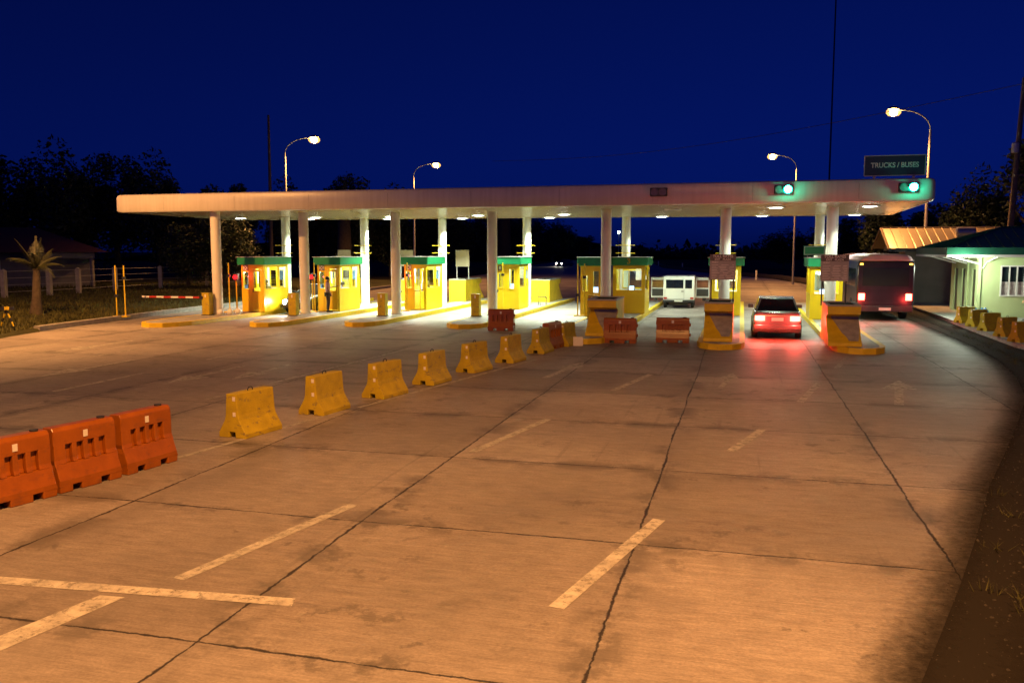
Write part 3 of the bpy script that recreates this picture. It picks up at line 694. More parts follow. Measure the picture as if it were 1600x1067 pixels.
    m = MB(); m.box(-hw+0.052,-hw+0.058,1.32,1.42,1.3,2.0); m.box(0.1,0.4,dp-0.064,dp-0.06,1.5,2.1); m.build('notice','paper',t)
    m = MB(); m.box(hw-0.012,hw-0.006,1.5,1.85,1.5,1.95); m.build('poster','poster_blue',t)
    if sign == 'cross':
        sg = MB().box(-hw+0.10,-hw+0.38,-0.02,-0.003,1.98,2.24).build('sign_plate','board_black',t)
        m = MB(); m.box(-hw+0.13,-hw+0.35,-0.024,-0.021,2.01,2.21); m.build('symbol_field','paper',sg)
        m = MB()
        cx,cz = -hw+0.24,2.11
        for a in (45,-45):
            c_,s_ = math.cos(R(a)),math.sin(R(a)); L_,W_ = 0.12,0.02
            y_ = -0.028 if a > 0 else -0.0265
            m.add([(cx+c_*u-s_*v,y_,cz+s_*u+c_*v) for u,v in ((-L_,-W_),(L_,-W_),(L_,W_),(-L_,W_))],[(0,1,2,3)])
        m.box(cx-0.035,cx+0.035,-0.032,-0.0285,cz-0.035,cz+0.035); m.build('symbol','board_black',sg)
    elif sign == 'E':
        sg = MB().box(-hw+0.06,-hw+0.30,-0.02,-0.003,1.93,2.2).build('sign_plate','board_black',t)
        text('lettering','E','paper',0.2,(-hw+0.18,-0.024,2.065),sg,off=0.008)
    if numeral: text('numeral',numeral,'barrier_yellow',0.34,(0,-0.165,2.43),t,off=0.012)
    return t
B = []
B.append(booth(-22.35-0.35,37.0,'leftmost yellow toll booth, open window glowing, red signal at its left corner',wd=1.2,dp=2.3,power=55,sign='cross',front_style='door'))
B.append(booth(-19.32,38.2,'yellow toll booth with a person standing at its closed front door',wd=1.15,dp=2.3,power=75,sign='cross',front_style='door'))
B.append(booth(-15.62,40.2,'yellow toll booth with its front door standing open and a clerk inside',wd=1.15,dp=2.4,power=85,sign='cross',front_style='door',door='open'))
B.append(booth(-11.3,41.8,'yellow toll booth with a black E plate, behind the lone front-facing orange barrier',wd=1.15,dp=2.0,power=14,sign='E',front_style='narrow'))
B.append(booth(-6.55,38.8,'dim yellow booth left of the numbered booth 3, behind a column',wd=1.05,dp=2.2,power=4,front_style='narrow'))
B.append(booth(-5.1,40.6,'yellow toll booth with a yellow numeral 3 on its green roof band',wd=1.5,dp=1.9,power=6,front_style='big',numeral='3'))
B.append(booth(-0.68,40.3,'yellow toll booth mostly hidden behind the left toll rates board',wd=1.3,dp=2.0,power=70,front_style='big'))
B.append(booth(3.50,39.0,'rightmost yellow toll booth, brightly lit, beside the right toll rates board',wd=1.3,dp=2.2,power=95,front_style='big'))

# red signal on a short post at the left corner of the first three booths
for (x,y,lb) in ((-23.42,36.72,'red signal lamp on a post at the left corner of the leftmost booth'),(-20.02,37.9,'red signal lamp at the left corner of the booth where a person stands'),(-16.35,39.85,'red signal lamp at the left corner of the booth with the open door')):
    s = thing('red_signal_lamp',lb,'traffic light',(x,y,0.178),0,'red signal lamps beside the booths')
    MB().cyl((0,0,0),(0,0,1.5),0.035,n=10).build('post','yellow_paint',s)
    MB().box(-0.13,0.13,-0.09,0.09,1.5,1.84).build('housing','dark_metal',s,bevel=0.02)
    MB().cyl((0,-0.09,1.67),(0,-0.11,1.67),0.10,n=18).build('lens','red_signal',s)
    light('POINT','red_light',(0.22,-0.2,1.68),9,(1.0,0.05,0.06),s,0.06)
# gate boxes
GB = [(-23.55,34.55,'yellow gate cabinet on the leftmost island, holding the red and white boom'),(-20.35+0.75,35.3,'yellow gate cabinet on the second island, left of its front column'),(-15.65,36.2,'yellow gate cabinet on the third island, left of its front column'),(-11.45,36.9,'yellow gate cabinet on the fourth island, left of its front column'),(-6.2,36.9,'yellow gate cabinet on the fifth island, left of the dim booth')]
g0 = thing('gate_cabinet','', 'gate cabinet',(0,0,0),0,'yellow gate cabinets on the islands')
MB().box(-0.19,0.19,-0.16,0.16,0.03,1.0).build('cabinet','barrier_yellow',g0,bevel=0.015)
MB().box(-0.22,0.22,-0.19,0.19,0.0,0.03).build('base_plate','dark_metal',g0)
MB().box(-0.03,0.03,-0.166,-0.1605,0.82,0.95).build('label_plate','paper',g0)
MB().box(-0.2,0.2,-0.17,0.17,1.0,1.02).build('lid','barrier_yellow',g0)
for i,(x,y,lb) in enumerate(GB): repeat(g0,i,(x,y,0.178),0,lb)
b = thing('boom_arm','lowered red and white boom arm reaching over the verge lane','boom barrier',(-23.78,34.38,0.99))
m = MB(); L_ = 3.1
for k in range(8): m.box(-L_*(k+1)/8,-L_*k/8,-0.03,0.03,-0.04,0.04,k%2)
m.build('arm',['red_paint','white_paint'],b)
MB().cyl((0.02,-0.03,0),(0.02,0.08,0),0.09,n=14).build('pivot_hub','dark_metal',b)
# raised twin boom poles with clamps
def twin(x,y,label,z0=0.178,h=2.35,gap=0.42):
    t = thing('twin_pole',label,'pole pair',(x,y,z0),0,'yellow twin poles of the lane gates')
    for k,(dx,cz) in enumerate(((-gap/2,0.95),(gap/2,1.75))):
        p = MB().cyl((dx,0,0),(dx,0,h),0.028,n=8).build('pole','yellow_paint',t)
        MB().box(dx-0.07,dx+0.07,-0.05,0.05,cz-0.06,cz+0.06).build('clamp','dark_metal',p)
    MB().box(-gap/2-0.15,gap/2+0.15,-0.12,0.12,0,0.05).build('base_plate','yellow_paint',t)
    return t
twin(-26.9,32.95,'pair of tall yellow poles standing alone on the kerb at the left verge',0.15,2.3,0.45)
twin(-23.75,36.3,'pair of dark clamped yellow poles between the leftmost column and booth')
twin(-19.95,37.7,'pair of yellow poles in front of the booth where a person stands',gap=0.3)
twin(-15.95,39.5,'pair of yellow poles in front of the booth with the open door',gap=0.38)
twin(-11.55,41.2,'pair of yellow poles in front of the booth with the E plate',gap=0.3)
twin(-6.95,38.3,'pair of yellow poles at the left of the dim booth next to booth 3',gap=0.3)
# rear crash blocks of the islands 2-4 with blank boards on posts
def crash_block(name, label, x, y, wd, length, top, front=True, group=None):
    """profile looks along +y: nose at y=0, vertical back"""
    t = thing(name,label,'crash block',(x,y,0.178),0 if front else math.pi,group)
    hw = wd/2; T = top
    prof = [(0,0),(0,0.10),(0.10,0.16),(0.45,0.38),(0.80,0.66),(0.98,T-0.42),(0.98,T-0.34),(0.70,T-0.27),(0.52,T-0.25),(0.52,T),(length,T),(length,0)]
    m = MB(); m.prism(prof,'x',-hw,hw); m.build('body','yellow_paint',t,bevel=0.015)
    if front:
        m = MB(); pr = [(0.10,0.16),(0.28,0.273),(0.45,0.38),(0.80,0.66),(0.98,T-0.42),(0.98,T-0.34)]; ws = [(0.25,0.8),(0.12,0.88),(-0.12,0.93),(-0.48,0.96),(-0.66,0.97),(-0.7,0.97)]
        vs = []
        for (py_,pz),ww in zip(pr,ws): vs += [(hw*ww[0],py_-0.012,pz+0.008),(hw*ww[1],py_-0.012,pz+0.008)]
        m.add(vs,[(2*i,2*i+1,2*i+3,2*i+2) for i in range(5)]); m.build('recess_panel','white_concrete',t)
    m = MB(); e = 0.09
    m.box(-hw+e,hw-e,0.52+e,length-e,T+0.003,T+0.006); m.build('planter_soil','soil',t)
    m = MB(); m.box(-hw-0.012,hw+0.012,0.50,0.52+e,T,T+0.05); m.box(-hw-0.012,hw+0.012,length-e,length+0.012,T,T+0.05); m.box(-hw-0.012,-hw+e,0.52+e,length-e,T,T+0.05); m.box(hw-e,hw+0.012,0.52+e,length-e,T,T+0.05); m.build('rim','grey_render',t)
    return t
FB = [(-4.68,29.35,1.0,'yellow wedge-nosed crash block left of the nearest lone orange barrier pair'),(-0.70,28.55,0.92,'yellow crash block carrying the left toll rates board'),(3.12,28.1,0.98,'yellow crash block carrying the right toll rates board')]
for x,y,wd,lb in FB: crash_block('crash_block',lb,x,y,wd,2.6,1.2,True,'yellow crash blocks on the island noses')
RB = [(-19.3,51.0,1.0,'bright yellow rear block glimpsed between the second column and its booth'),(-15.9,51.3,1.0,'bright yellow rear block behind the third booth column, under a blank board'),(-11.1,51.9,1.05,'bright yellow rear block with a sloping nose right of the fourth booth'),(-23.1,50.0,1.0,'yellow rear block of the leftmost island')]
for x,y,wd,lb in RB: crash_block('crash_block',lb,x,y,wd,3.7 if x > -20 else 3.2,1.25,False,'yellow rear blocks of the toll islands')
crash_block('crash_block','large bright yellow rear block between the second and third booths',-19.7+0.3,47.4+3.8,1.05,3.6,1.25,False,'yellow rear blocks of the toll islands') if False else None
for (x,y,z0,lb) in ((-19.3,48.3,1.43,'blank tan notice board on two posts between the second and third booths'),(-15.9,48.6,1.43,'blank tan notice board on two posts right of the third booth'),(-23.0,47.6,1.43,'blank tan notice board half hidden behind the second column')):
    s = thing('notice_board',lb,'notice board',(x,y,z0),0,'blank boards behind the booths')
    m = MB(); m.box(-0.42,0.42,-0.02,0.02,0.75,1.72); m.box(-0.02,0.02,-0.026,-0.0205,0.75,1.72); m.build('panel','plywood',s)
    for dx in (-0.36,0.36): MB().box(dx-0.025,dx+0.025,0.021,0.07,0.0,1.65).build('post','galvanised',s)
# toll rates boards
for k,(x,y,lb) in enumerate(((-0.62,29.75,'grey TOLL RATES board standing in the block between the van and the silver car'),(2.84,29.2,'grey TOLL RATES board standing in the rightmost crash block'))):
    s = thing('toll_rates_board',lb,'sign board',(x,y,1.36),0,'toll rates boards')
    MB().box(-0.42,0.42,-0.015,0.015,0.78,1.62).build('panel','board_grey',s)
    MB().box(-0.42,0.42,-0.0205,-0.0155,1.41,1.62).build('header_band','board_black',s)
    for dx in (-0.36,0.36): MB().box(dx-0.02,dx+0.02,0.016,0.05,0,1.6).build('post','dark_metal',s)
    text('lettering','TOLL RATES','board_text',0.125,(0,-0.0215,1.555),s,ext=0.001,off=0.003,sx=0.95)
    text('lettering','EXIT   PLAZA','board_text',0.09,(0,-0.0215,1.455),s,ext=0.001,off=0.002)
    text('lettering','POINT','board_text',0.07,(-0.24,-0.0165,1.36),s,ext=0.001,off=0.002)
    rr = random.Random(5+k)
    for r_ in range(9):
        m = MB()
        z = 1.27-r_*0.053
        xx0 = -0.36
        while xx0 < 0.34:
            ln = rr.uniform(0.14,0.26); m.box(xx0,min(0.37,xx0+ln),-0.0175,-0.0155,z-0.008,z+0.008); xx0 += ln+rr.uniform(0.05,0.12)
        m.build('text_line','board_text',s)
s = thing('lane_sign','small green sign plate above the rightmost booth roof','sign',(3.05,40.2,2.82))
MB().box(-0.45,0.45,-0.02,0.02,0.08,0.5).build('panel','booth_green',s)
m = MB(); m.box(-0.42,0.42,-0.026,-0.021,0.45,0.47); m.box(-0.42,0.42,-0.026,-0.021,0.11,0.13); m.box(-0.42,-0.40,-0.026,-0.021,0.13,0.45); m.box(0.40,0.42,-0.026,-0.021,0.13,0.45); m.build('border','reflector',s)
m = MB(); m.box(-0.3,-0.26,0.021,0.05,0,0.4); m.box(0.26,0.3,0.021,0.05,0,0.4); m.build('post','galvanised',s)
# white stones by the leftmost island column
for k,(x,y) in enumerate(((-22.9,34.55),(-22.72,35.05),(-22.62,35.55))):
    o = MB().sphere((0,0,0.13),0.15,14).build('painted_stone','white_paint',smooth=True); o.location = (x,y,0.17)
    tag(o,['white round stone nearest the foot of the leftmost column','middle one of three white round stones by the leftmost column','white round stone farthest from the leftmost column, by its booth'][k],'stone','white stones beside the leftmost column')
s = thing('stacking_chair','small dark metal chair frame behind the fourth booth','chair',(-10.4,45.6,0.178),0.4)
m = MB(); m.tube([(-0.2,0,0),(-0.2,0.05,0.42),(-0.2,0.12,0.85),(0.2,0.12,0.85),(0.2,0.05,0.42),(0.2,0,0)],0.018,6); m.build('back_frame','dark_metal',s)
for dx in (-0.18,0.18): MB().cyl((dx,-0.38,0),(dx,-0.34,0.43),0.016,n=6).build('leg','dark_metal',s)
MB().box(-0.2,0.2,-0.38,0.04,0.42,0.45).build('seat','dark_metal',s)

# ================================================================== barriers
def jersey():
    t = thing('concrete_barrier','', 'barrier',(0,0,0),0,'yellow concrete barriers in a row across the plaza')
    hp = [(0.285,0.0),(0.285,0.08),(0.15,0.30),(0.13,0.39),(0.105,0.74)]
    L2 = 0.47
    # end profile with a drain notch at the bottom
    poly = [(-0.07,0),(-0.06,0.10),(0.06,0.10),(0.07,0)]+hp+[(-x,z) for x,z in hp[::-1]]
    m = MB(); m.prism(poly,'y',-L2,L2); m.build('body','barrier_yellow',t,bevel=0.012)
    m = MB(); m.tube([(0,-0.06,0.73),(0,-0.06,0.77),(0,-0.03,0.795),(0,0.03,0.795),(0,0.06,0.77),(0,0.06,0.73)],0.009,6); m.build('lifting_loop','dark_metal',t)
    for z in (0.66,0.40): MB().box(0.03,0.085,-L2-0.006,-L2-0.001,z-0.035,z+0.035).build('reflector','reflector',t)
    return t
j0 = jersey()
JP = [(-8.06,12.95),(-7.77,15.1),(-7.36,17.1),(-7.02,19.1),(-6.66,21.3),(-6.24,23.4),(-5.92,25.75),(-5.55,27.95)]
jl = ['yellow concrete barrier at the near end of the row, beside the orange barriers','second yellow concrete barrier in the row counting from the orange barriers','third yellow concrete barrier in the row counting from the orange barriers',
 'fourth yellow concrete barrier in the row counting from the orange barriers','fifth yellow concrete barrier in the row counting from the orange barriers','sixth yellow concrete barrier in the row, third before its far end',
 'yellow concrete barrier just in front of the small end-on orange barrier','yellow concrete barrier at the far end of the row by the crash block']
jr = [-9,-7,-12,-8,-14,-9,-7,-12]
for i,(x,y) in enumerate(JP): repeat(j0,i,(x,y,0),R(jr[i]),jl[i])
RP = [(8.98,39.2),(9.0,37.4),(8.98,35.5),(8.95,33.3),(8.9,31.4),(8.95,29.4)]
rl = ['yellow barrier on the guardhouse kerb, first and nearest the doors','second yellow barrier on the guardhouse kerb counting from the doors','third yellow barrier on the guardhouse kerb counting from the doors','fourth yellow barrier on the guardhouse kerb counting from the doors','fifth yellow barrier on the guardhouse kerb counting from the doors','yellow barrier on the guardhouse kerb cut by the right edge of the photo']
for i,(x,y) in enumerate(RP):
    o = copy_tree(j0); o.location = (x,y,0.15); o.rotation_euler = (0,0,R([-62,-58,-60,-52,-55,-55][i]+0)); o['label'] = rl[i]; o['group'] = 'yellow barriers on the guardhouse kerb'; o.scale = (0.86,0.8,0.9)
def water_barrier():
    t = thing('plastic_barrier','', 'barrier',(0,0,0),0,'orange plastic barriers')
    L2, H_ = 0.5, 0.84
    # cross-section in y (thickness) and z
    sec = [(0.21,0.0),(0.21,0.16),(0.16,0.30),(0.125,0.42),(0.115,H_-0.05),(0.08,H_)]
    m = MB(); xs = [-L2,-L2+0.03,-0.36,-0.22,-0.08,0.08,0.22,0.36,L2-0.03,L2]
    def slab(x0,x1,z0=0.0,sc0=1.0,sc1=1.0,zt=0.0):
        pass
    # body built from x stations; the forklift notches are gaps in the bottom courses
    def course(x0,x1,zlo,zhi,dep=0.0,mi=0):
        def yy(z):
            for (ya,za),(yb,zb) in zip(sec,sec[1:]):
                if za <= z <= zb: return ya+(yb-ya)*(z-za)/(zb-za) if zb > za else ya
            return sec[-1][0]
        zs = sorted({zlo,zhi}|{z for _,z in sec if zlo < z < zhi})
        prof_ = [(-yy(z)+dep,z) for z in zs]+[(yy(z)-dep,z) for z in zs[::-1]]
        m.prism(prof_,'x',x0,x1,mi)
    notch = [(-0.30,-0.16),(0.16,0.30)]
    cur = -L2
    for a,b_ in notch: course(cur,a,0,0.10); cur = b_
    course(cur,L2,0,0.10)
    course(-L2,L2,0.10,0.36)
    slots = [-0.27,-0.09,0.09,0.27]; sw = 0.05
    cur = -L2
    for s_ in slots: course(cur,s_-sw,0.36,0.62); course(s_-sw,s_+sw,0.36,0.62,0.055); cur = s_+sw
    course(cur,L2,0.36,0.62)
    course(-L2,L2,0.62,H_)
    o = m.build('body','orange_plastic',t)
    bm = bmesh.new(); bm.from_mesh(o.data); bmesh.ops.remove_doubles(bm,verts=bm.verts,dist=0.0005)
    # drop the internal faces between courses
    seen = {}
    for f in bm.faces: seen.setdefault(frozenset(v.index for v in f.verts),[]).append(f)
    kill = [f for fs in seen.values() if len(fs) > 1 for f in fs]
    bmesh.ops.delete(bm,geom=kill,context='FACES'); bmesh.ops.recalc_face_normals(bm,faces=bm.faces); bm.to_mesh(o.data); bm.free()
    md = o.modifiers.new('bevel','BEVEL'); md.width = 0.012; md.segments = 2; md.limit_method = 'ANGLE'; md.angle_limit = R(30)
    m2 = MB(); m2.cyl((0.36,0,H_-0.004),(0.36,0,H_+0.022),0.055,n=14); m2.build('filler_cap','dark_metal',t)
    for z in (0.26,0.60): MB().box(L2,L2+0.045,-0.045,0.045,z-0.05,z+0.05).build('hinge_lug','orange_plastic',t)
    for s_ in (-1,1): MB().box(-0.035,0.035,min(s_*0.119,s_*0.126),max(s_*0.119,s_*0.126),0.66,0.75).build('reflector','reflector',t)
    MB().box(L2-0.028,L2-0.004,-0.2205,-0.2105,0.0,0.0) if False else None
    return t
w0 = water_barrier()
WP = [(-8.66,8.5,77,'orange plastic barrier cut by the left edge of the photo, nearest the camera'),(-8.47,9.46,78,'middle one of the three linked orange plastic barriers'),(-8.30,10.46,82,'orange plastic barrier at the far end of the linked three, beside the yellow row'),
      (-9.05,32.5,4,'lone orange plastic barrier facing front on the fourth island lane'),(-3.93,29.15,0,'orange plastic barrier in front of the numbered booth lane, left of its twin'),(-2.22,29.75,2,'orange plastic barrier blocking the white van lane, right of its twin'),(-5.82,26.95,78,'orange plastic barrier set end-on between the last two yellow barriers')]
for i,(x,y,a,lb) in enumerate(WP):
    o = repeat(w0,i,(x,y,0),R(a),lb); k_ = (0.92,0.92,0.92,1.0,1.1,1.1,1.0)[i]; o.scale = (k_,1,1)
o = MB().box(-0.16,0.16,-0.012,0.012,0,0.32).build('reflective_panel','reflector'); o.location = (-5.12,27.75,0.0); o.rotation_euler = (R(-28),0,R(12)); tag(o,'pale square panel leaning on the farthest yellow barrier of the row','panel')
# striped trestle at the far left
s = thing('trestle_barrier','low black and yellow striped trestle on the verge at the left edge','barrier',(-26.9,26.6,0.1),0.15)
m = MB()
for k in range(10): m.box(-1.6+k*0.2,-1.6+(k+1)*0.2,-0.02,0.02,0.78,0.9,k%2)
m.build('rail',['yellow_paint','dark_metal'],s)
for dx in (-1.2,0.05):
    for sgn in (-1,1):
        m = MB()
        for k in range(5):
            a = k/5; b_ = (k+1)/5; m.cyl((dx+sgn*0.32*(1-a),0.03,0.8*a),(dx+sgn*0.32*(1-b_),0.03,0.8*b_),0.03,n=8,mi=k%2)
        m.build('leg',['dark_metal','yellow_paint'],s)
# ================================================================== lamps on masts
def lamp_mast(px,py,lx,ly,h,label,power,angle=150,blend=0.5,tilt=0.0):
    t = thing('street_lamp',label,'street lamp',(px,py,0),0,'sodium street lamps')
    dx,dy = lx-px, ly-py
    MB().tube([(0,0,0),(0,0,h*0.5),(0,0,h-1.2)],[0.11,0.09,0.07],10).build('mast','galvanised',t,smooth=True)
    pts = [(0,0,h-1.25)]
    for k in range(1,9):
        a = k/8; pts.append((dx*(1-math.cos(a*math.pi/2))*0.25+dx*0.62*a**2, dy*(1-math.cos(a*math.pi/2))*0.25+dy*0.62*a**2, h-1.25+1.2*math.sin(a*math.pi/2)))
    pts.append((dx*0.97,dy*0.97,h+0.08))
    MB().tube(pts,0.04,8).build('arm','galvanised',t,smooth=True)
    d = Vector((dx,dy,0)).normalized(); ang = math.atan2(d.y,d.x)
    hd = MB(); hd.lathe([(0.01,0.16),(0.14,0.14),(0.22,0.05),(0.24,0.0)],n=16)
    ho = hd.build('lamp_head','galvanised',t,smooth=True); ho.location = (dx,dy,h); ho.scale = (1.45,1.1,1.1); ho.rotation_euler = (0,0,ang)
    ln = MB().lathe([(0.23,-0.002),(0.30,-0.10),(0.31,-0.22),(0.22,-0.36),(0.01,-0.42)],n=20).build('lens','lamp_bowl',ho,smooth=True)
    bu = MB().sphere((0,0,-0.19),0.2,14).build('bulb','lamp_glow',ho,smooth=True); bu.scale = (0.8,1,1)
    light('SPOT','lamp_light',(dx,dy,h-0.55),power,SODIUM,t,0.2,(R(tilt),0,0),angle,blend)
    return t
lamp_mast(-34.4,61.2,-32.2,61.8,11.8,'lit sodium lamp on a curved mast above the left part of the canopy',4200)
lamp_mast(-32.1,82.5,-29.9,83.1,11.8,'lit sodium lamp on a curved mast, smaller and above the centre left of the canopy',4200)
lamp_mast(4.58,84.0,2.4,83.4,11.8,'lit sodium lamp on a curved mast beyond the canopy, left of the TRUCKS / BUSES sign',4200)
lamp_mast(11.05,59.4,8.8,58.8,11.8,'lit sodium lamp on a curved mast rising behind the TRUCKS / BUSES sign',4600,128,0.6)
lamp_mast(-28.6,23.8,-26.6,24.2,10.8,'sodium lamp on a mast beside the left lanes before the plaza',6600,138,0.75,19)
lamp_mast(3.6,1.2,-1.2,2.2,13.5,'sodium lamp on a mast at the roadside near the camera',9800,168,0.6)
s = thing('far_street_lamp','tiny distant white lamp on a pole beyond the numbered booth','street lamp',(-34.5,250,0))
MB().cyl((0,0,0),(0,0,8.4),0.09,n=8).build('mast','galvanised',s); MB().sphere((0,0,8.4),0.32,10).build('lens','far_lamp',s)
s = thing('far_street_lamp','faint distant yellowish lamp pair low between the two toll boards','street lamp',(1.0,240,0)) if False else None
# utility poles
def utility(x,y,h,lean,label,arm=None):
    t = thing('utility_pole',label,'utility pole',(x,y,0))
    MB().tube([(0,0,0),(lean*0.5,0,h*0.5),(lean,0,h)],[0.19,0.16,0.11],12).build('pole','wood_pole',t,smooth=True)
    if arm:
        MB().box(lean*arm-0.05,lean*arm+1.9,-0.26,-0.19,h*arm-0.06,h*arm+0.03).build('cross_arm','wood_pole',t)
        MB().lathe([(0.17,0),(0.19,0.05),(0.19,0.5),(0.12,0.56)],c=(lean*(arm+0.12)-0.2,-0.25,h*(arm+0.12)-0.3),n=12).build('transformer','galvanised',t)
    return t
utility(14.25,54.0,12.5,0.4,'leaning wooden utility pole behind the guardhouse on the right',0.58)
utility(-46.0,78.6,16.5,0.1,'tall dim utility pole behind the leftmost rear column')
m = MB(); m.tube([(-26+ (16.2+26)*t, 90-40*t, 12.6-1.2*math.sin(math.pi*t)-0.6*t) for t in np.linspace(0,1,17)],0.018,5)
o = m.build('overhead_cable','dark_metal'); tag(o,'thin overhead cable sagging between the utility pole and the far side','cable')
m = MB(); m.tube([(4.58+(11.05-4.58)*t, 84-24.6*t, 13.4+0.3*t-0.5*math.sin(math.pi*t)+0) for t in np.linspace(0,1,12)],0.02,5) if False else None
s = thing('radio_mast','very thin tall radio mast rising far beyond the canopy','mast',(26.5,300,0))
MB().tube([(0,0,0),(0,0,120)],[0.32,0.22],6).build('mast','dark_metal',s)

# ================================================================== guardhouse on the right
h = thing('guardhouse','pale green guardhouse with a green hipped metal roof and barred window','building',(10.3,42.7,0.15))
W_, D_, Hh = 7.5, 5.6, 2.95
m = MB()
def plate_x(y, a0, a1, z0, z1, holes, th=0.15): wall_with_hole(m,'x',y,a0,a1,z0,z1,holes,th)
plate_x(0,0,W_,0,Hh-0.004,[(0.85,2.38,1.0,2.25),(4.2,5.6,1.0,2.25)])
wall_with_hole(m,'y',0.0,0.15,D_,0,Hh-0.004,[(0.8,1.5,0.05,2.1),(2.7,3.4,0.05,2.1),(4.2,4.9,0.05,2.1)],0.15)
m.build('wall','wall_green',h)
MB().box(-0.12,0.0,-0.1,0.35,0,Hh-0.006).build('pillar','wall_green',h); MB().box(-0.06,0.0,2.1,2.5,0,Hh-0.006).build('pillar','wall_green',h)
for (a0,a1) in ((0.8,1.5),(2.7,3.4),(4.2,4.9)):
    d = MB().box(0.05,0.09,a0,a1,0.05,2.1).build('door','dark_opening',h); MB().box(0.02,0.05,a0+0.06,a0+0.1,0.95,1.1).build('handle','galvanised',d)
for a0,a1 in ((0.85,2.38),(4.2,5.6)):
    f = MB(); f.box(a0-0.06,a1+0.06,-0.05,0.1,0.94,1.0); f.box(a0-0.06,a1+0.06,-0.03,0.1,2.25,2.31); f.box(a0-0.06,a0,-0.03,0.1,1.0,2.25); f.box(a1,a1+0.06,-0.03,0.1,1.0,2.25)
    for k in range(1,5): c = a0+(a1-a0)*k/5; f.box(c-0.025,c+0.025,-0.02,0.04,1.0,2.25)
    wd_ = f.build('window','white_paint',h)
    MB().box(a0,a1,0.09,0.11,1.58,2.25).build('pane','bus_glass',wd_); MB().box(a0,a1,0.10,0.13,1.0,1.58).build('curtain','curtain',wd_)
# hipped roof with overhanging eaves
ox0,ox1,oy0,oy1,ze,zr = -1.6,W_+0.8,-1.0,D_+0.4,Hh+0.12,4.02
m = MB()
A,B_,C_,D2 = (ox0,oy0,ze),(ox1,oy0,ze),(ox1,oy1,ze),(ox0,oy1,ze); E_,F_ = (1.2,(oy0+oy1)/2-0.8,zr),(ox1-3.5,(oy0+oy1)/2-0.8,zr)
m.add([A,B_,C_,D2,E_,F_],[(0,1,5,4),(1,2,5),(2,3,4,5),(3,0,4)]); rf = m.build('roof','roof_sheet_green',h)
m = MB()
def rib(p,q,r=0.03): m.tube([p,q],r,5)
A_,B2,E2,F2 = map(Vector,(A,B_,E_,F_)); D3 = Vector(D2); C3 = Vector(C_)
for k in range(1,22):
    x = ox0+(ox1-ox0)*k/22; p = Vector((x,oy0,ze+0.012))
    if x <= E2.x: t_ = (x-ox0)/(E2.x-ox0)
    elif x >= F2.x: t_ = (ox1-x)/(ox1-F2.x)
    else: t_ = 1
    rib(p,Vector((x,oy0+(E2.y-oy0)*t_,ze+(zr-ze)*t_+0.012)),0.022)
for k in range(1,16):
    y = oy0+(oy1-oy0)*k/16; t_ = (y-oy0)/(E2.y-oy0) if y <= E2.y else (oy1-y)/(oy1-E2.y)
    rib(Vector((ox0,y,ze+0.012)),Vector((ox0+(E2.x-ox0)*t_,y,ze+(zr-ze)*t_+0.012)),0.022)
rib(A_,E2,0.05); rib(D3,E2,0.05); rib(E2,F2,0.05); rib(B2,F2,0.05)
m.build('rib','roof_green',rf)
m = MB(); m.box(ox0,ox1,oy0-0.03,oy0,ze-0.30,ze+0.02); m.box(ox0-0.03,ox0,oy0-0.03,oy1,ze-0.30,ze+0.02); m.build('eave_band','roof_green',h)
m = MB(); m.box(ox0+0.0,ox1,oy0-0.035,oy0-0.03,ze-0.4,ze-0.29); m.box(ox0-0.035,ox0-0.031,oy0-0.03,oy1,ze-0.4,ze-0.29); m.build('eave_trim','white_paint',h)
m = MB(); m.box(ox0,ox1,oy0,oy1,ze-0.33,ze-0.30); m.build('eave_soffit','white_paint',h)
for (y_) in (-0.05,2.3,4.7): MB().tube([(ox0+0.3,y_,ze-0.36),(-0.02,y_,ze-0.72)],0.035,6).build('brace','white_paint',h)
m = MB(); m.tube([(0.5,oy0+0.25,ze-0.36),(0.22,-0.02,ze-0.62),(0.05,-0.06,ze-0.9)],0.035,6); m.build('brace','white_paint',h)
MB().box(ox0+0.35,ox0+1.15,-0.35,-0.25,ze-0.36,ze-0.331).build('eave_lamp','tube_glow',h)
light('POINT','eave_light',(ox0+0.6,-1.3,ze-0.75),190,COOL,h,0.3)
# walkway and kerb
m = MB(); m.add([(x,y,0.15) for x,y in ((8.78,42),(8.65,36),(8.6,31),(9.1,26),(26,20),(26,60),(9.0,60))],[tuple(range(7))]); struct(m.build('walkway','island_top'))
kp = [(9.0,60),(8.85,42),(8.70,36),(8.64,31),(9.15,26),(26,19.9)]
m = MB()
for (xa,ya),(xb,yb) in zip(kp,kp[1:]): m.add([(xa,ya,-0.05),(xb,yb,-0.05),(xb,yb,0.152),(xa,ya,0.152),(xa+0.15,ya+0.05,0.152),(xb+0.15,yb+0.05,0.152)],[(0,1,2,3),(3,2,5,4)])
o = m.build('walkway_kerb','kerb_concrete'); struct(o)
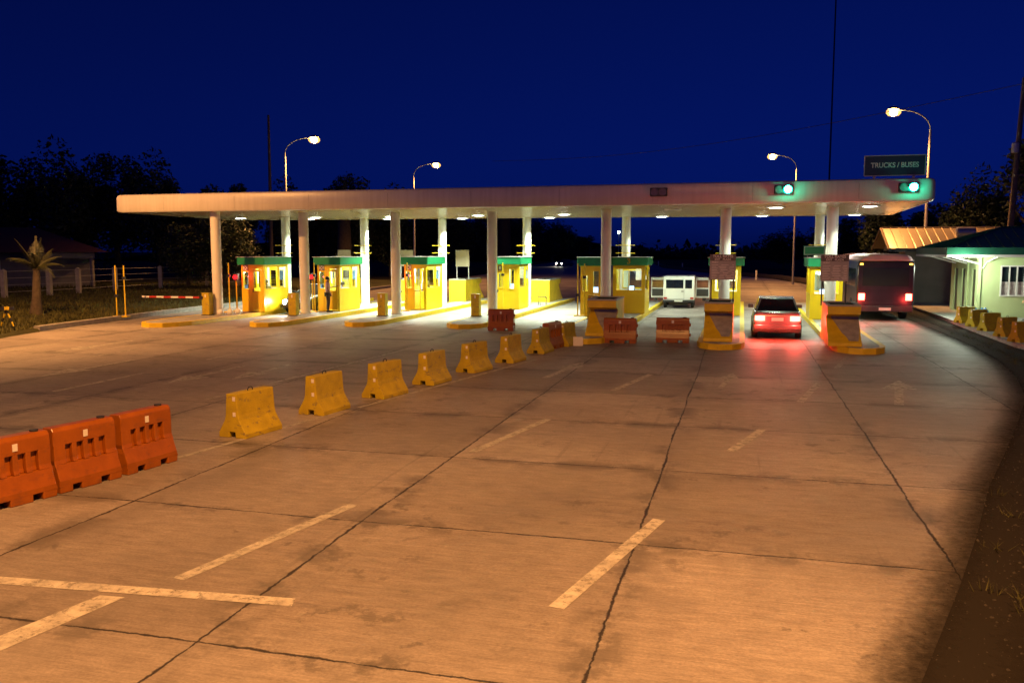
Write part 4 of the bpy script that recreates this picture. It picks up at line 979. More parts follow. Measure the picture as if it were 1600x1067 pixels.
# things by the guardhouse
for k,(x,y) in enumerate(((9.95,41.8),(10.2,41.75),(10.38,41.95))):
    o = MB().lathe([(0.13,0),(0.135,0.3),(0.12,0.36),(0.05,0.42),(0.04,0.47),(0.045,0.48)],n=14).build('water_jug','bottle_blue',smooth=True); o.location = (x,y,0.15)
    tag(o,['blue water jug by the guardhouse wall, nearest the doors','blue water jug in the middle of the three by the guardhouse wall','blue water jug by the guardhouse wall, nearest the window'][k],'water jug','blue water jugs by the guardhouse')
s = thing('plant_stand','small tan table with a drooping cover standing under the guardhouse window','table',(12.35,41.9,0.15))
MB().lathe([(0.02,0.0),(0.35,-0.03),(0.52,-0.1),(0.55,-0.2),(0.5,-0.1),(0.3,0.03),(0.02,0.07)],c=(0,0,0.9),n=18).build('table_top','clay',s)
for dx,dy in ((-0.28,-0.2),(0.28,-0.2),(-0.28,0.2),(0.28,0.2)): MB().cyl((dx,dy,0),(dx*0.9,dy*0.9,0.86),0.025,n=8).build('leg','bench_wood',s)
s = thing('water_tank','shiny steel water tank lying behind the guardhouse roof ridge','water tank',(11.75,52.6,3.75))
m = MB(); m.tube([(-0.42,0,0.36),(-0.36,0,0.36),(0.5,0,0.36),(0.56,0,0.36)],[0.2,0.28,0.28,0.2],20); m.build('tank','tank_steel',s,smooth=True)
m = MB(); m.box(-0.3,-0.2,-0.25,0.25,-0.4,0.12); m.box(0.35,0.45,-0.25,0.25,-0.4,0.12); m.build('cradle','galvanised',s)
# gatehouse behind with tan sheet roof
h = thing('service_shed','low service shed with a tan ribbed gable roof behind the guardhouse','building',(9.0,54.0,0.0))
m = MB(); m.box(0.5,7,0,5,0,3.25); m.build('wall','wall_cream',h)
MB().box(0.0,0.62,-0.25,0.32,0,3.2).build('pillar','wall_cream',h)
m = MB()
for k in range(9): m.box(0.12,0.5,-0.275,-0.252,0.9+0.2*k,1.0+0.2*k)
m.build('louvre','white_paint',h)
m = MB(); rx0,rx1 = -1.0,7.5
m.add([(rx0,-1.0,3.22),(rx1,-1.0,3.22),(rx1,2.2,4.45),(rx0,2.2,4.45),(rx1,5.4,3.22),(rx0,5.4,3.22)],[(0,1,2,3),(3,2,4,5)]); rf = m.build('roof','roof_sheet_tan',h)
m = MB()
for k in range(19):
    x = rx0+0.05+(rx1-rx0-0.1)*k/18; m.tube([(x,-1.0,3.235),(x,2.2,4.465)],0.028,5)
m.tube([(rx0,2.2,4.46),(rx1,2.2,4.46)],0.06,6); m.build('rib','roof_sheet_tan',rf)
m = MB(); m.box(rx0,rx1,-1.03,-1.0,3.05,3.24); m.build('eave_band','dark_metal',h)
m = MB(); m.add([(rx0+0.6,-0.6,3.1),(rx0+0.6,5.0,3.1),(rx0+0.6,2.2,4.3)],[(0,1,2)]); m.build('gable','wall_cream',h)
m = MB(); m.tube([(rx0-0.02,-1.05,3.18),(rx0-0.02,2.2,4.42),(rx0-0.02,5.45,3.18)],0.06,5); m.build('bargeboard','bench_wood',h)
# ================================================================== left house and fence
h = thing('bungalow','dim cream bungalow with a red hipped roof behind the left fence','building',(-53.8,52.8,0.0),R(40))
m = MB(); wall_with_hole(m,'x',0,-9,6.2,0,3.0,[(-7.5,-6.3,0.9,2.3),(-3.4,-2.4,0.1,2.3),(-1.2,0.2,0.9,2.3)],0.2); m.box(-9,-8.8,0.2,7,0,3.0); m.box(6.0,6.2,0.2,7,0,3.0); m.build('wall','wall_cream',h)
for a0,a1,z0 in ((-7.5,-6.3,0.9),(-3.4,-2.4,0.1),(-1.2,0.2,0.9)):
    w_ = MB(); w_.box(a0,a0+0.07,-0.02,0.1,z0,2.3); w_.box(a1-0.07,a1,-0.02,0.1,z0,2.3); w_.box(a0,a1,-0.02,0.1,2.3,2.38); f_ = w_.build('window' if z0 > 0.5 else 'door','white_paint',h); MB().box(a0,a1,0.1,0.14,z0,2.3).build('pane','dark_opening',f_)
m = MB(); m.add([(-9.9,-2.9,3.0),(7.6,-2.9,3.0),(7.6,8,3.0),(-9.9,8,3.0),(-4.5,2.6,4.9),(2.5,2.6,4.9)],[(0,1,5,4),(1,2,5),(2,3,4,5),(3,0,4),(0,3,2,1)]); m.build('roof','roof_red',h)
for x in (2.6,6.4): MB().cyl((x,-2.3,0),(x,-2.3,2.7),0.14,n=12).build('porch_post','wall_cream',h)
MB().box(2.4,6.6,-2.42,-2.18,2.55,3.0).build('porch_beam','wall_cream',h)
m = MB(); m.box(2.6,6.4,-2.34,-2.26,0.85,0.92)
for k in range(13): x = 2.75+k*0.29; m.box(x-0.03,x+0.03,-2.33,-2.27,0.1,0.85)
m.build('porch_railing','wall_cream',h)
FP = [(-47.5,36.0),(-41.6,41.2),(-41.2,44.2),(-41.0,46.4),(-41.2,50.0),(-41.0,54.5),(-40.2,59.0),(-38.4,60.5),(-37.0,66.0)]
fp0 = thing('fence_post','', 'fence post',(0,0,0),0,'pale concrete posts of the left fence')
MB().box(-0.13,0.13,-0.13,0.13,0,1.75).build('shaft','kerb_concrete',fp0); MB().add([(-0.13,-0.13,1.75),(0.13,-0.13,1.75),(0.13,0.13,1.75),(-0.13,0.13,1.75),(0,0,1.86)],[(0,1,4),(1,2,4),(2,3,4),(3,0,4)]).build('cap','kerb_concrete',fp0)
fl_ = ['pale fence post beyond the left edge of the verge','pale fence post left of the small palm','pale fence post just behind the small palm','pale fence post between the palm and the porch','pale fence post right of the bungalow porch','pale fence post in front of the big bush','pale fence post right of the big bush','pale fence post just left of the leftmost column','pale fence post behind the leftmost booth']
for i,(x,y) in enumerate(FP): repeat(fp0,i,(x,y,0.2),0.1*i,fl_[i])
m = MB()
for (xa,ya),(xb,yb) in zip(FP,FP[1:]):
    for z in (0.5,0.9,1.3,1.7): m.cyl((xa,ya,0.2+z),(xb,yb,0.2+z),0.012,n=4)
o = m.build('fence_wire','galvanised'); tag(o,'thin wire strands strung between the pale fence posts','wire')
# ================================================================== vegetation
def leaf_cloud(seed, n, lobes, leaf, flat=0.5):
    rg = np.random.default_rng(seed); C = []
    for _ in range(lobes):
        v = rg.standard_normal(3); v /= np.linalg.norm(v); r = rg.random()**0.4
        C.append((v*r*np.array([0.72,0.72,0.72]), 0.16+0.24*rg.random()))
    idx = rg.integers(0,lobes,n); cen = np.array([C[i][0] for i in idx]); rad = np.array([C[i][1] for i in idx])
    v = rg.standard_normal((n,3)); v /= np.linalg.norm(v,axis=1,keepdims=True); p = cen+v*(rad*rg.random(n)**0.35)[:,None]
    u = rg.standard_normal((n,3)); u[:,2] *= flat; u /= np.linalg.norm(u,axis=1,keepdims=True)
    q = np.cross(u,rg.standard_normal((n,3))); q /= np.linalg.norm(q,axis=1,keepdims=True)
    s = leaf*(0.5+rg.random(n))[:,None]
    return np.stack([p-u*s, p-q*s*0.45, p+u*s, p+q*s*0.45],1)
CROWNS = {}
def crown(kind):
    if kind not in CROWNS:
        seed,n,l,lf,mat = {'a':(1,10000,34,0.042,'leaf_dark'),'b':(2,10000,42,0.04,'leaf_dark'),'c':(3,8000,30,0.045,'leaf_mid'),'bush':(4,9000,48,0.038,'leaf_mid')}[kind]
        CROWNS[kind] = tri_mesh('crown',leaf_cloud(seed,n,l,lf),mat)
    return CROWNS[kind]
def tree(x,y,h,rw,label,kind='a',z0=0.0,group='dark trees around the plaza',low=0.04,sx=1.0):
    t = thing('tree',label,'tree',(x,y,z0),random.uniform(0,6.28),group)
    m = MB(); th = h*0.62
    m.tube([(0,0,-0.1),(0.1*rw*0.3,0,th*0.4),(0.05*rw,0.05*rw,th)],[0.028*h,0.02*h,0.01*h],8)
    rr = random.Random(int(x*13+y))
    for k in range(5):
        a = rr.uniform(0,6.28); e = rr.uniform(0.5,0.75)*rw; z1 = th*rr.uniform(0.35,0.7)
        m.tube([(0.02*rw,0,z1),(e*0.5*math.cos(a),e*0.5*math.sin(a),z1+h*0.13),(e*math.cos(a),e*math.sin(a),z1+h*0.25)],[0.012*h,0.008*h,0.003*h],6)
    m.build('trunk','bark',t,smooth=True)
    c = bpy.data.objects.new('crown',crown(kind)); COL.objects.link(c); c.parent = t
    zc = h*(low+1)/2; c.location = (0,0,zc); c.scale = (rw,rw*0.95,h*(1-low)/2)
    return t
tree(-70,68,13.2,5.5,'tall dark tree at the far left edge of the skyline','b')
tree(-66,72,13.6,5.2,'dark tree with a small peak on the left skyline, second from the left edge','a')
tree(-62,76,13.8,5.0,'broad dark tree forming the highest part of the left tree line','b')
tree(-58,77,12.8,4.6,'dark tree on the right shoulder of the left tree line','a')
tree(-55,80,11.2,4.2,'lower dark tree where the left tree line slopes down','c')
tree(-58,92,11.8,3.2,'dark tree just right of the gap in the left skyline','b')
tree(-54,96,11.6,4.4,'low dark tree above the left end of the canopy','a')
tree(-50,98,12.6,4.8,'dark tree left of the tall utility pole above the canopy','c')
tree(-46,96,13.0,4.4,'dark tree behind the tall utility pole','b')
tree(-42,100,11.0,4.6,'dark tree right of the brightest left lamp mast','a')
tree(-38,58,6.4,3.0,'large leafy bush-like tree by the fence left of the leftmost column','bush',0.2,low=0.02)
tree(-40.5,57,5.2,2.3,'smaller leafy tree against the left side of the big bush','bush',0.2,low=0.02)
tree(-48,104,9.5,5.5,'dark tree seen under the canopy left of the second column','b')
tree(-40,112,9.5,5.5,'dark tree seen under the canopy behind the second booth','a')
tree(-44,128,10.5,6,'dark tree seen under the canopy behind the third column','c')
tree(-41,142,10.5,6.5,'dark tree seen under the canopy behind the third booth','b')
tree(-46,160,11.0,7,'dark tree seen under the canopy left of the fourth column','a')
tree(-45,178,11.5,7,'dark tree seen under the canopy behind the fourth booth','c')
tree(-50,205,12,8,'dark tree seen under the canopy right of the fourth booth','b')
tree(-54,250,12,9,'dark far tree left of booth 3 under the canopy','a')
tree(-58,310,11,10,'dark far tree sloping down towards booth 3','c')
tree(18.5,75,8.0,3.4,'rounded dark tree seen under the canopy right of the rightmost booth','b')
tree(14.0,92,9.2,4.0,'dark tree beside the thin lamp mast under the canopy','a')
tree(20,100,9.5,4.5,'dark tree behind the bus under the right end of the canopy','c')
tree(13,125,8.0,5.0,'low dark tree left of the thin lamp mast on the right','b')
tree(7,160,7.0,6.0,'far low dark tree on the horizon between the toll boards','a')
tree(18.6,62,12.2,3.9,'big spreading dark tree behind the guardhouse left of the utility pole','c',low=0.3)
tree(21.8,63,13.0,4.2,'big dark tree behind the guardhouse at the right edge','b',low=0.25)
tree(15.2,66,8.6,3.0,'smaller dark tree behind the shed roof, left of the big ones','a')
# distant scrub along the far verge
V = []
rg = np.random.default_rng(11)
for k in range(420):
    x = rg.uniform(-70,60); y = rg.uniform(330,360)+abs(x)*0.2; s = rg.uniform(1.2,4.2)
    for q in range(26):
        p = np.array([x,y,0])+np.array([rg.normal()*s*0.9,rg.normal()*s*0.5,abs(rg.normal())*s*0.55]); u = rg.standard_normal(3)*s*0.16; v = rg.standard_normal(3)*s*0.16
        V.append([p-u,p-v,p+u,p+v])
o = bpy.data.objects.new('far_scrub',tri_mesh('far_scrub',np.array(V),'leaf_dark')); COL.objects.link(o); struct(o,'stuff'); tag(o,'dark mass of far scrub along the horizon','scrub')
def palm(x,y,h,fl,label,z0=0.1,nf=13,seed=1,up=0.6):
    t = thing('palm_tree',label,'palm tree',(x,y,z0),0)
    rr = random.Random(seed)
    m = MB(); m.tube([(0,0,-0.1),(0.06,0,h*0.3),(0.12,0,h*0.7),(0.15,0,h)],[0.36*h/2.4,0.24*h/2.4,0.2*h/2.4,0.16*h/2.4],12); m.build('trunk','bark',t,smooth=True)
    for k in range(nf):
        a = 2*math.pi*k/nf+rr.uniform(-0.2,0.2); el = rr.uniform(-0.1,0.95) if k%4 else rr.uniform(1.1,1.5); L_ = fl*rr.uniform(0.75,1.1)
        m = MB(); pts = []
        for s_ in np.linspace(0,1,9):
            r_ = L_*s_*math.cos(el)*(1-0.12*s_); z_ = L_*s_*math.sin(el)-L_*0.55*s_**2*(1.25-el*0.7)
            pts.append(Vector((0.15+r_*math.cos(a),r_*math.sin(a),h+z_)))
        m.tube(pts,[0.03*(1-0.9*i/8)+0.004 for i in range(9)],5)
        side = Vector((-math.sin(a),math.cos(a),0))
        for i in range(1,9):
            for f_ in (0,0.33,0.66):
                p = pts[i-1].lerp(pts[i],f_); d = (pts[i]-pts[i-1]).normalized(); ll = L_*0.24*math.sin(math.pi*min(0.95,0.12+(i+f_)/9))
                for sg in (-1,1):
                    tip = p+side*sg*ll*0.8+d*ll*0.5-Vector((0,0,ll*0.35)); m.add([p-d*0.02,p+d*0.03,tip],[(0,1,2)])
        m.build('frond','palm_leaf',t)
    return t
palm(-31.2,32.6,2.1,2.0,'short young palm standing on the left verge in front of the bungalow',0.2,12,3)
palm(-44.5,92,8.6,3.4,'palm behind the canopy left of the second lamp',0,13,5)
palm(-33,120,9.6,3.2,'palm top poking above the canopy right of the second lamp',0,11,8) 
palm(15.5,118,8.5,3.0,'palm right of the thin lamp mast under the canopy',0,13,9)
s = thing('small_plant','small leafy plant on the verge left of the young palm','plant',(-31.8,30.8,0.15)); V = leaf_cloud(21,240,6,0.12)*np.array([0.5,0.5,0.45])+np.array([0,0,0.4])
c = bpy.data.objects.new('foliage',tri_mesh('foliage',V,'palm_leaf')); COL.objects.link(c); c.parent = s; MB().cyl((0,0,0),(0,0,0.4),0.02,n=6).build('stem','bark',s)
# reflector posts along the far road
PP = [(-4.0,113,'white delineator post on the far road just left of the toll board'),(1.1,97,'white delineator post on the far road just right of the left toll board'),(-10.4,153,'white delineator post on the far road above the white van'),(-17,180,'white delineator post on the far road, farthest visible above the van'),(-22,215,'tiny white delineator post near the horizon right of booth 3')]
for x,y,lb in PP:
    s = thing('delineator_post',lb,'post',(x+0.4,y,0),0,'delineator posts along the far road')
    MB().box(-0.09,0.09,-0.05,0.05,0,1.0).build('post','white_paint',s); MB().box(-0.08,0.08,-0.056,-0.051,0.7,0.9).build('reflector','reflector',s)
m = MB()
gp = [(7.0,84),(4.0,100.5),(-3.4,122.5),(-13.4,160),(-25,245)]
for (xa,ya),(xb,yb) in zip(gp,gp[1:]): m.add([(xa,ya,0.0),(xb,yb,0.0),(xb,yb,0.42),(xa,ya,0.42),(xa+0.2,ya,0.42),(xb+0.2,yb,0.42)],[(0,1,2,3),(3,2,5,4)])
o = m.build('road_kerb','wood_pole'); struct(o)

# ================================================================== vehicles
def wheel(t, x, y, r, wd, spokes=True):
    ty = MB(); s_ = 1 if x > 0 else -1
    prof = [(r*0.62,-wd/2),(r*0.95,-wd/2),(r,-wd*0.3),(r,wd*0.3),(r*0.95,wd/2),(r*0.62,wd/2)]
    n = 22; vs = [(x+a,y+rr_*math.cos(2*math.pi*j/n),r+rr_*math.sin(2*math.pi*j/n)) for rr_,a in prof for j in range(n)]
    ty.add(vs,[(i*n+j,i*n+(j+1)%n,(i+1)*n+(j+1)%n,(i+1)*n+j) for i in range(len(prof)-1) for j in range(n)])
    o = ty.build('wheel','black_rubber',t,smooth=True)
    MB().cyl((x-s_*wd*0.3,y,r),(x+s_*wd*0.42,y,r),r*0.62,n=18).build('rim','rim_metal',o)
def loft(m, secs, mi=0, cap=True):
    n = len(secs[0]); m.add([p for s_ in secs for p in s_], [(k*n+i,k*n+(i+1)%n,(k+1)*n+(i+1)%n,(k+1)*n+i) for k in range(len(secs)-1) for i in range(n)]+([tuple(range(n))[::-1],tuple((len(secs)-1)*n+i for i in range(n))] if cap else []), mi)
def sedan(name,label,loc,rz,paint,head=False,tail=False,group=None):
    """front towards local +y, rear bumper at y=0"""
    t = thing(name,label,'car',loc,rz,group); Lc,hw = 4.3,0.84
    def sec(y,w,zb,zt,tw): return [(-w,y,zb),(w,y,zb),(w*1.0,y,zb+(zt-zb)*0.55),(w*tw,y,zt),(-w*tw,y,zt),(-w,y,zb+(zt-zb)*0.55)]
    m = MB(); loft(m,[sec(0.0,hw*0.88,0.32,0.88,0.9),sec(0.1,hw*0.96,0.24,0.96,0.93),sec(0.8,hw,0.2,0.98,0.95),sec(2.4,hw,0.2,0.95,0.95),sec(3.3,hw*0.99,0.2,0.88,0.93),sec(4.1,hw*0.93,0.24,0.74,0.92),sec(Lc,hw*0.84,0.34,0.62,0.9)])
    m.build('body',paint,t,bevel=0.05,smooth=True,seg=3)
    m = MB(); def_ = [((0.55,0.96),hw*0.9),((1.15,1.40),hw*0.70),((2.15,1.43),hw*0.70),((3.05,0.93),hw*0.9)]
    loft(m,[[(-w,y,z-0.0) ,(w,y,z)] for (y,z),w in def_][0:0] or [[(-hw*0.9,0.5,0.94),(hw*0.9,0.5,0.94),(hw*0.9,0.52,0.955),(-hw*0.9,0.52,0.955)],[(-hw*0.86,1.05,0.94),(hw*0.86,1.05,0.94),(hw*0.71,1.05,1.39),(-hw*0.71,1.05,1.39)],[(-hw*0.86,2.1,0.94),(hw*0.86,2.1,0.94),(hw*0.72,2.1,1.43),(-hw*0.72,2.1,1.43)],[(-hw*0.9,3.1,0.90),(hw*0.9,3.1,0.90),(hw*0.9,3.08,0.91),(-hw*0.9,3.08,0.91)]])
    m.build('cabin',paint,t,bevel=0.02,smooth=True)
    gl = MB()
    def inq(a,b_,c,d,f=0.1,o_=0.008):
        P_ = [Vector(v) for v in (a,b_,c,d)]; ce = sum(P_,Vector())/4; nrm = (P_[1]-P_[0]).cross(P_[3]-P_[0]).normalized()
        if nrm.dot(ce-Vector((0,1.8,1.0))) < 0: nrm = -nrm
        gl.add([p.lerp(ce,f)+nrm*o_ for p in P_],[(0,1,2,3)])
    inq((-hw*0.9,0.52,0.955),(hw*0.9,0.52,0.955),(hw*0.71,1.05,1.39),(-hw*0.71,1.05,1.39))
    inq((-hw*0.9,3.08,0.91),(hw*0.9,3.08,0.91),(hw*0.72,2.1,1.43),(-hw*0.72,2.1,1.43))
    for s_ in (-1,1):
        inq((s_*hw*0.86,1.05,0.95),(s_*hw*0.86,2.08,0.95),(s_*hw*0.72,2.08,1.43),(s_*hw*0.71,1.05,1.39),0.12)
        inq((s_*hw*0.862,2.12,0.95),(s_*hw*0.893,2.95,0.92),(s_*hw*0.80,2.4,1.2),(s_*hw*0.72,2.12,1.42),0.14)
    gl.build('window','car_glass',t)
    for s_ in (-1,1):
        for y in (0.85,3.45): wheel(t,s_*(hw-0.09),y,0.31,0.2)
        tl = MB().box(min(s_*0.42,s_*0.76),max(s_*0.42,s_*0.76),-0.03,0.12,0.66,0.84).build('tail_light','brake_glow' if tail else 'red_paint',t,bevel=0.02)
        if tail: MB().box(min(s_*0.5,s_*0.68),max(s_*0.5,s_*0.68),-0.045,-0.031,0.70,0.80).build('bulb','brake_core',tl)
        MB().sphere((s_*0.58,Lc-0.08,0.60),0.13,12).build('headlight','headlamp_glow' if head else 'reflector',t,smooth=True)
        MB().box(min(s_*0.8,s_*0.98),max(s_*0.8,s_*0.98),2.72,2.86,0.95,1.08).build('mirror',paint,t,bevel=0.02)
    MB().box(-0.8,0.8,-0.07,0.12,0.36,0.54).build('bumper',paint,t,bevel=0.04); MB().box(-0.8,0.8,Lc-0.1,Lc+0.06,0.32,0.5).build('bumper',paint,t,bevel=0.04)
    MB().box(-0.2,0.2,-0.02,-0.012,0.66,0.78).build('number_plate','plate_white',t); MB().box(-0.45,0.45,Lc-0.02,Lc+0.02,0.52,0.62).build('grille','dark_metal',t)
    if tail:
        for s_ in (-0.58,0.58): light('POINT','brake_light',(s_,-0.45,0.74),60,(1.0,0.06,0.04),t,0.08)
    if head:
        for s_ in (-0.58,0.58): light('SPOT','head_beam',(s_,Lc+0.15,0.62),120,(1.0,0.88,0.66),t,0.08,(R(84),0,0),70,0.6)
    return t
sedan('passenger_car','silver saloon car stopped between the toll boards with red brake lights lit',(1.25,31.5,0),R(0),'car_silver',tail=True)
sedan('passenger_car','dark oncoming car with blazing headlights between the two leftmost booths',(-21.05,42.35,0),R(180),'car_dark',head=True)
sedan('passenger_car','tiny distant car with lit headlights on the far road left of booth 3',(-33.5,172,0),R(160),'car_dark',head=True)
# white van seen from behind, both front doors open
v = thing('white_van','white boxy van seen from behind with both front doors open','van',(-3.28,47.6,0),R(2))
hw = 0.83
m = MB(); prof = [(0,0.42),(0.0,1.05),(0.06,1.66),(0.16,1.72),(2.55,1.72),(2.8,1.62),(3.2,1.02),(3.3,0.85),(3.3,0.36),(0.05,0.36)]
m.prism(prof,'x',-hw,hw); m.build('body','van_white',v,bevel=0.05,seg=3)
def rear_y(z): return 0.0 if z < 1.05 else 0.06*(z-1.05)/0.61
for x0,x1,nm in ((-0.68,0.24,'rear_window'),(0.34,0.70,'rear_window')):
    f = MB(); f.add([(x0,rear_y(1.08)-0.012,1.08),(x1,rear_y(1.08)-0.012,1.08),(x1,rear_y(1.54)-0.012,1.54),(x0,rear_y(1.54)-0.012,1.54)],[(0,1,2,3)]); f.build(nm,'car_glass',v)
m = MB(); m.box(0.28,0.29,-0.008,0.0,0.5,1.05); m.box(-0.74,-0.73,-0.008,0.0,0.5,1.05); m.box(-0.73,0.28,-0.008,0,0.5,0.51); m.build('door_seam','dark_metal',v)
MB().box(0.14,0.26,-0.035,-0.001,0.9,0.94).build('handle','dark_metal',v)
MB().box(-0.84,0.84,-0.12,0.02,0.34,0.46).build('bumper','dark_metal',v,bevel=0.02)
for s_ in (-1,1): MB().box(min(s_*0.62,s_*0.8),max(s_*0.62,s_*0.8),-0.02,0.0,0.5,0.6).build('tail_light','red_paint',v)
MB().box(-0.22,0.22,-0.135,-0.121,0.36,0.45).build('number_plate','plate_white',v)
m = MB()
for s_ in (-1,1):
    sg = MB(); sg.add([(s_*(hw+0.006),0.35,1.1),(s_*(hw+0.006),1.6,1.1),(s_*(hw+0.006),1.6,1.55),(s_*(hw+0.006),0.35,1.55)],[(0,1,2,3)]); sg.build('side_window','car_glass',v)
    for y in (0.55,2.75): wheel(v,s_*(hw-0.1),y,0.29,0.17)
    # open front door, swung out square to the body
    d = MB(); a,b_ = s_*(hw+0.03),s_*(hw+0.80); x0,x1 = min(a,b_),max(a,b_)
    d.box(x0,x1,2.30,2.36,0.45,1.02); d.box(x0,x0+0.06,2.30,2.36,1.02,1.6); d.box(x1-0.06,x1,2.30,2.36,1.02,1.45); d.box(x0+0.06,x1-0.06,2.30,2.36,1.45,1.6) if s_ else None
    do = d.build('front_door','van_white',v,bevel=0.012)
    MB().box(x0+0.06,x1-0.06,2.285,2.298,0.55,0.95).build('inner_panel','interior_grey',do)
    gq = MB(); gq.quad((x0+0.06,2.33,1.02),(x1-0.06,2.33,1.02),(x1-0.06,2.33,1.45),(x0+0.06,2.33,1.45)); gq.build('pane','clear_glass',do)
    MB().box((x0+x1)/2+s_*0.1-0.1,(x0+x1)/2+s_*0.1+0.1,2.16,2.20,0.30,0.44).build('mirror','dark_metal',do)
m = MB(); m.box(-0.5,0.5,0.1,0.4,0.16,0.36); m.cyl((-0.75,0.55,0.29),(0.75,0.55,0.29),0.05,n=8); m.build('underbody','dark_metal',v)
# dark bus in the right lane
b = thing('dark_bus','dark bus with a pinkish rounded roof standing in the rightmost lane, tail lights lit','bus',(6.15,41.2,0),R(0))
hw = 1.18
def bsec(y,dz=0.0): return [(-hw,y,0.45),(hw,y,0.45),(hw,y,2.45+dz),(hw*0.95,y,2.68+dz),(-hw*0.95,y,2.68+dz),(-hw,y,2.45+dz)]
m = MB(); loft(m,[bsec(0,-0.06),bsec(0.15),bsec(9.0),bsec(9.2,-0.1)]); m.build('body','bus_body',b,bevel=0.06,smooth=True)
def rsec(y,k): return [(-hw*0.97*k,y,2.66),(hw*0.97*k,y,2.66),(hw*0.85*k,y,2.66+0.22*k),(hw*0.4*k,y,2.66+0.31*k),(-hw*0.4*k,y,2.66+0.31*k),(-hw*0.85*k,y,2.66+0.22*k)]
m = MB(); loft(m,[rsec(-0.02,0.9),rsec(0.2,1.0),rsec(8.9,1.0),rsec(9.2,0.85)]); m.build('roof','bus_roof',b,bevel=0.05,smooth=True)
MB().box(-0.95,0.95,-0.015,0.0,1.55,2.35).build('rear_window','bus_glass',b)
for s_ in (-1,1):
    for k in range(7):
        y0 = 0.5+k*1.22; MB().box(min(s_*hw,s_*(hw+0.012)),max(s_*hw,s_*(hw+0.012)),y0,y0+1.08,1.5,2.3).build('side_window','bus_glass',b)
    tl = MB().box(min(s_*0.84,s_*1.10),max(s_*0.84,s_*1.10),-0.04,0.0,0.92,1.22).build('tail_light','brake_glow',b,bevel=0.015); MB().box(min(s_*0.9,s_*1.04),max(s_*0.9,s_*1.04),-0.055,-0.041,1.0,1.14).build('bulb','brake_core',tl)
    light('POINT','tail_glow',(s_*0.95,-0.9,0.9),22,(1.0,0.05,0.04),b,0.1)
    MB().box(min(s_*0.95,s_*1.08),max(s_*0.95,s_*1.08),-0.03,0,2.48,2.55).build('marker_light','marker_amber',b)
    for y in (1.9,6.9): wheel(b,s_*(hw-0.12),y,0.48,0.28)
MB().box(-1.15,1.15,-0.12,0.03,0.42,0.68).build('bumper','dark_metal',b,bevel=0.03); MB().box(-0.25,0.25,-0.13,-0.121,0.48,0.6).build('number_plate','plate_white',b)
m = MB(); m.box(-0.8,0.8,-0.012,0,0.8,0.83); m.box(-0.8,0.8,-0.012,0,1.4,1.42); m.build('panel_seam','dark_metal',b)

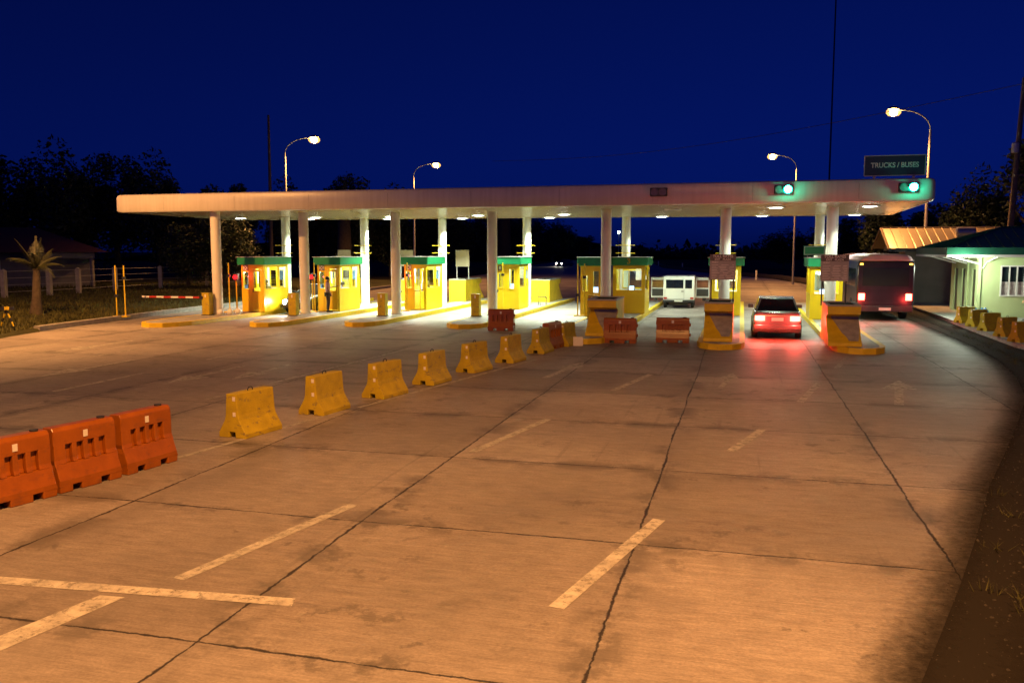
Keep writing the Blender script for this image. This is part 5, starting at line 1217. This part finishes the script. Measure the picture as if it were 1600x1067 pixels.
# ================================================================== people
def skin_mesh(name, verts, edges, radii, mat, parent, root=0, sub=1):
    me = bpy.data.meshes.new(name); me.from_pydata(verts,edges,[]); me.materials.append(MATS[mat])
    o = bpy.data.objects.new(name,me); COL.objects.link(o); o.parent = parent
    md = o.modifiers.new('skin','SKIN'); md.use_smooth_shade = True
    for i,r in enumerate(radii):
        sv = me.skin_vertices[0].data[i]; sv.radius = (r,r) if not isinstance(r,tuple) else r; sv.use_root = (i == root)
    ms = o.modifiers.new('sub','SUBSURF'); ms.levels = sub; ms.render_levels = sub
    return o
def person(label, loc, rz, shirt, arms, legs=True, zscale=1.0, lean=0.0):
    """faces local -y... torso upright; arms = ((elbow),(wrist)) for left and right"""
    t = thing('person',label,'person',loc,rz)
    V_,E,Rr = [],[],[]
    def add(p,r,par=None):
        V_.append(p); Rr.append(r)
        if par is not None: E.append((par,len(V_)-1))
        return len(V_)-1
    ly = lean
    pel = add((0,0,0.92),(0.15,0.11)); wa = add((0,-ly*0.3,1.08),(0.135,0.10),pel); ch = add((0,-ly*0.7,1.28),(0.17,0.115),wa); nk0 = add((0,-ly,1.41),(0.075,0.07),ch); nk = add((0,-ly-0.01,1.47),0.052,nk0)
    hd = add((0,-ly-0.02,1.545),(0.075,0.088),nk); ht = add((0,-ly-0.015,1.63),(0.07,0.085),hd)
    nose = add((0,-ly-0.115,1.545),0.014,hd)
    hands = []
    for s_,(el,wr) in zip((-1,1),arms):
        sh_ = add((s_*0.185,-ly,1.37),0.06,ch); e_ = add(el,0.042,sh_); w_ = add(wr,0.028,e_)
        d = (Vector(wr)-Vector(el)).normalized(); side = d.cross(Vector((0,0,1)))
        if side.length < 0.2: side = d.cross(Vector((0,1,0)))
        side.normalize(); up = side.cross(d); pc = Vector(wr)+d*0.06; pa = add(tuple(pc),(0.036,0.018),w_)
        for k,off in enumerate((-0.03,-0.01,0.01,0.03)):
            L_ = (0.06,0.075,0.07,0.055)[k]; kn = pc+d*0.035+side*off; a1 = add(tuple(kn),0.010,pa); a2 = add(tuple(kn+d*L_*0.55-up*0.012),0.009,a1); add(tuple(kn+d*L_*0.95-up*0.035),0.008,a2)
        th1 = add(tuple(pc-d*0.015+side*-0.045*s_),0.011,pa); add(tuple(pc+d*0.03+side*-0.062*s_),0.009,th1)
    if legs:
        for s_ in (-1,1):
            hp_ = add((s_*0.09,0,0.86),0.092,pel); kn = add((s_*0.10,-0.015,0.48),0.058,hp_); an = add((s_*0.10,0.02,0.09),0.038,kn); add((s_*0.11,-0.15,0.035),0.034,an)
    skin_mesh('body',V_,E,Rr,'skin',t)
    # shirt follows torso and upper arms
    V2,E2_,R2 = [],[],[]
    def add2(p,r,par=None):
        V2.append(p); R2.append(r)
        if par is not None: E2_.append((par,len(V2)-1))
        return len(V2)-1
    a0 = add2((0,0,0.90),(0.17,0.13)); a1 = add2((0,-ly*0.3,1.08),(0.158,0.12),a0); a2 = add2((0,-ly*0.7,1.28),(0.19,0.135),a1); add2((0,-ly,1.405),(0.09,0.085),a2)
    for s_,(el,wr) in zip((-1,1),arms):
        q = add2((s_*0.19,-ly,1.37),0.075,a2); add2(tuple(Vector((s_*0.19,-ly,1.37)).lerp(Vector(el),0.75)),0.062,q)
    skin_mesh('shirt',V2,E2_,R2,shirt,t)
    if legs:
        V3 = [(0,0,0.93),(-0.09,0,0.86),(-0.10,-0.015,0.48),(-0.10,0.02,0.08),(0.09,0,0.86),(0.10,-0.015,0.48),(0.10,0.02,0.08)]
        skin_mesh('trousers',V3,[(0,1),(1,2),(2,3),(0,4),(4,5),(5,6)],[(0.155,0.12),0.105,0.075,0.06,0.105,0.075,0.06],'trousers_dark',t)
        for s_ in (-1,1): MB().prism(rounded([(s_*0.11-0.05,-0.2),(s_*0.11+0.05,-0.2),(s_*0.11+0.045,0.08),(s_*0.11-0.045,0.08)],0.03,3),'z',0.0,0.075).build('shoe','dark_metal',t,bevel=0.015)
    hr = MB().lathe([(0.092,-0.02),(0.103,0.03),(0.09,0.085),(0.05,0.12),(0.005,0.13)],c=(0,-ly+0.012,1.58),n=16).build('hair','hair_black',t,smooth=True)
    m = MB()
    for s_ in (-1,1): m.sphere((s_*0.03,-ly-0.098,1.575),0.010,8)
    m.build('eyes','hair_black',t)
    m = MB(); m.box(-0.022,0.022,-ly-0.106,-ly-0.098,1.495,1.503); m.build('mouth','shirt_pink',t)
    for s_ in (-1,1): MB().sphere((s_*0.086,-ly-0.005,1.55),0.022,8).build('ear','skin',t)
    return t
person('person in pale pink shirt and dark trousers standing outside the second booth door',(-19.15,37.78,0.178),R(125),'shirt_pink',(((-0.24,0.06,1.12),(-0.22,-0.10,0.90)),((0.24,-0.16,1.16),(0.16,-0.42,1.22))))
person('person in a white shirt bending over papers inside the booth with the open door',(-15.38,40.75,0.2),R(150),'shirt_white',(((-0.24,-0.12,1.12),(-0.12,-0.36,1.02)),((0.24,-0.12,1.12),(0.14,-0.36,1.02))),True,1.0,0.12)
person('person in a white shirt inside the leftmost booth seen through its front window',(-22.55,38.0,0.0),R(10),'shirt_white',(((-0.24,-0.08,1.12),(-0.12,-0.3,0.98)),((0.24,-0.08,1.12),(0.14,-0.3,0.98))),True,1.0,0.08)
person('person in a dark-lit white shirt seated inside the second booth behind the side window',(-19.2,39.6,-0.12),R(-60),'shirt_white',(((-0.24,-0.08,1.12),(-0.12,-0.3,0.98)),((0.24,-0.08,1.12),(0.14,-0.3,0.98))),True,1.0,0.05)
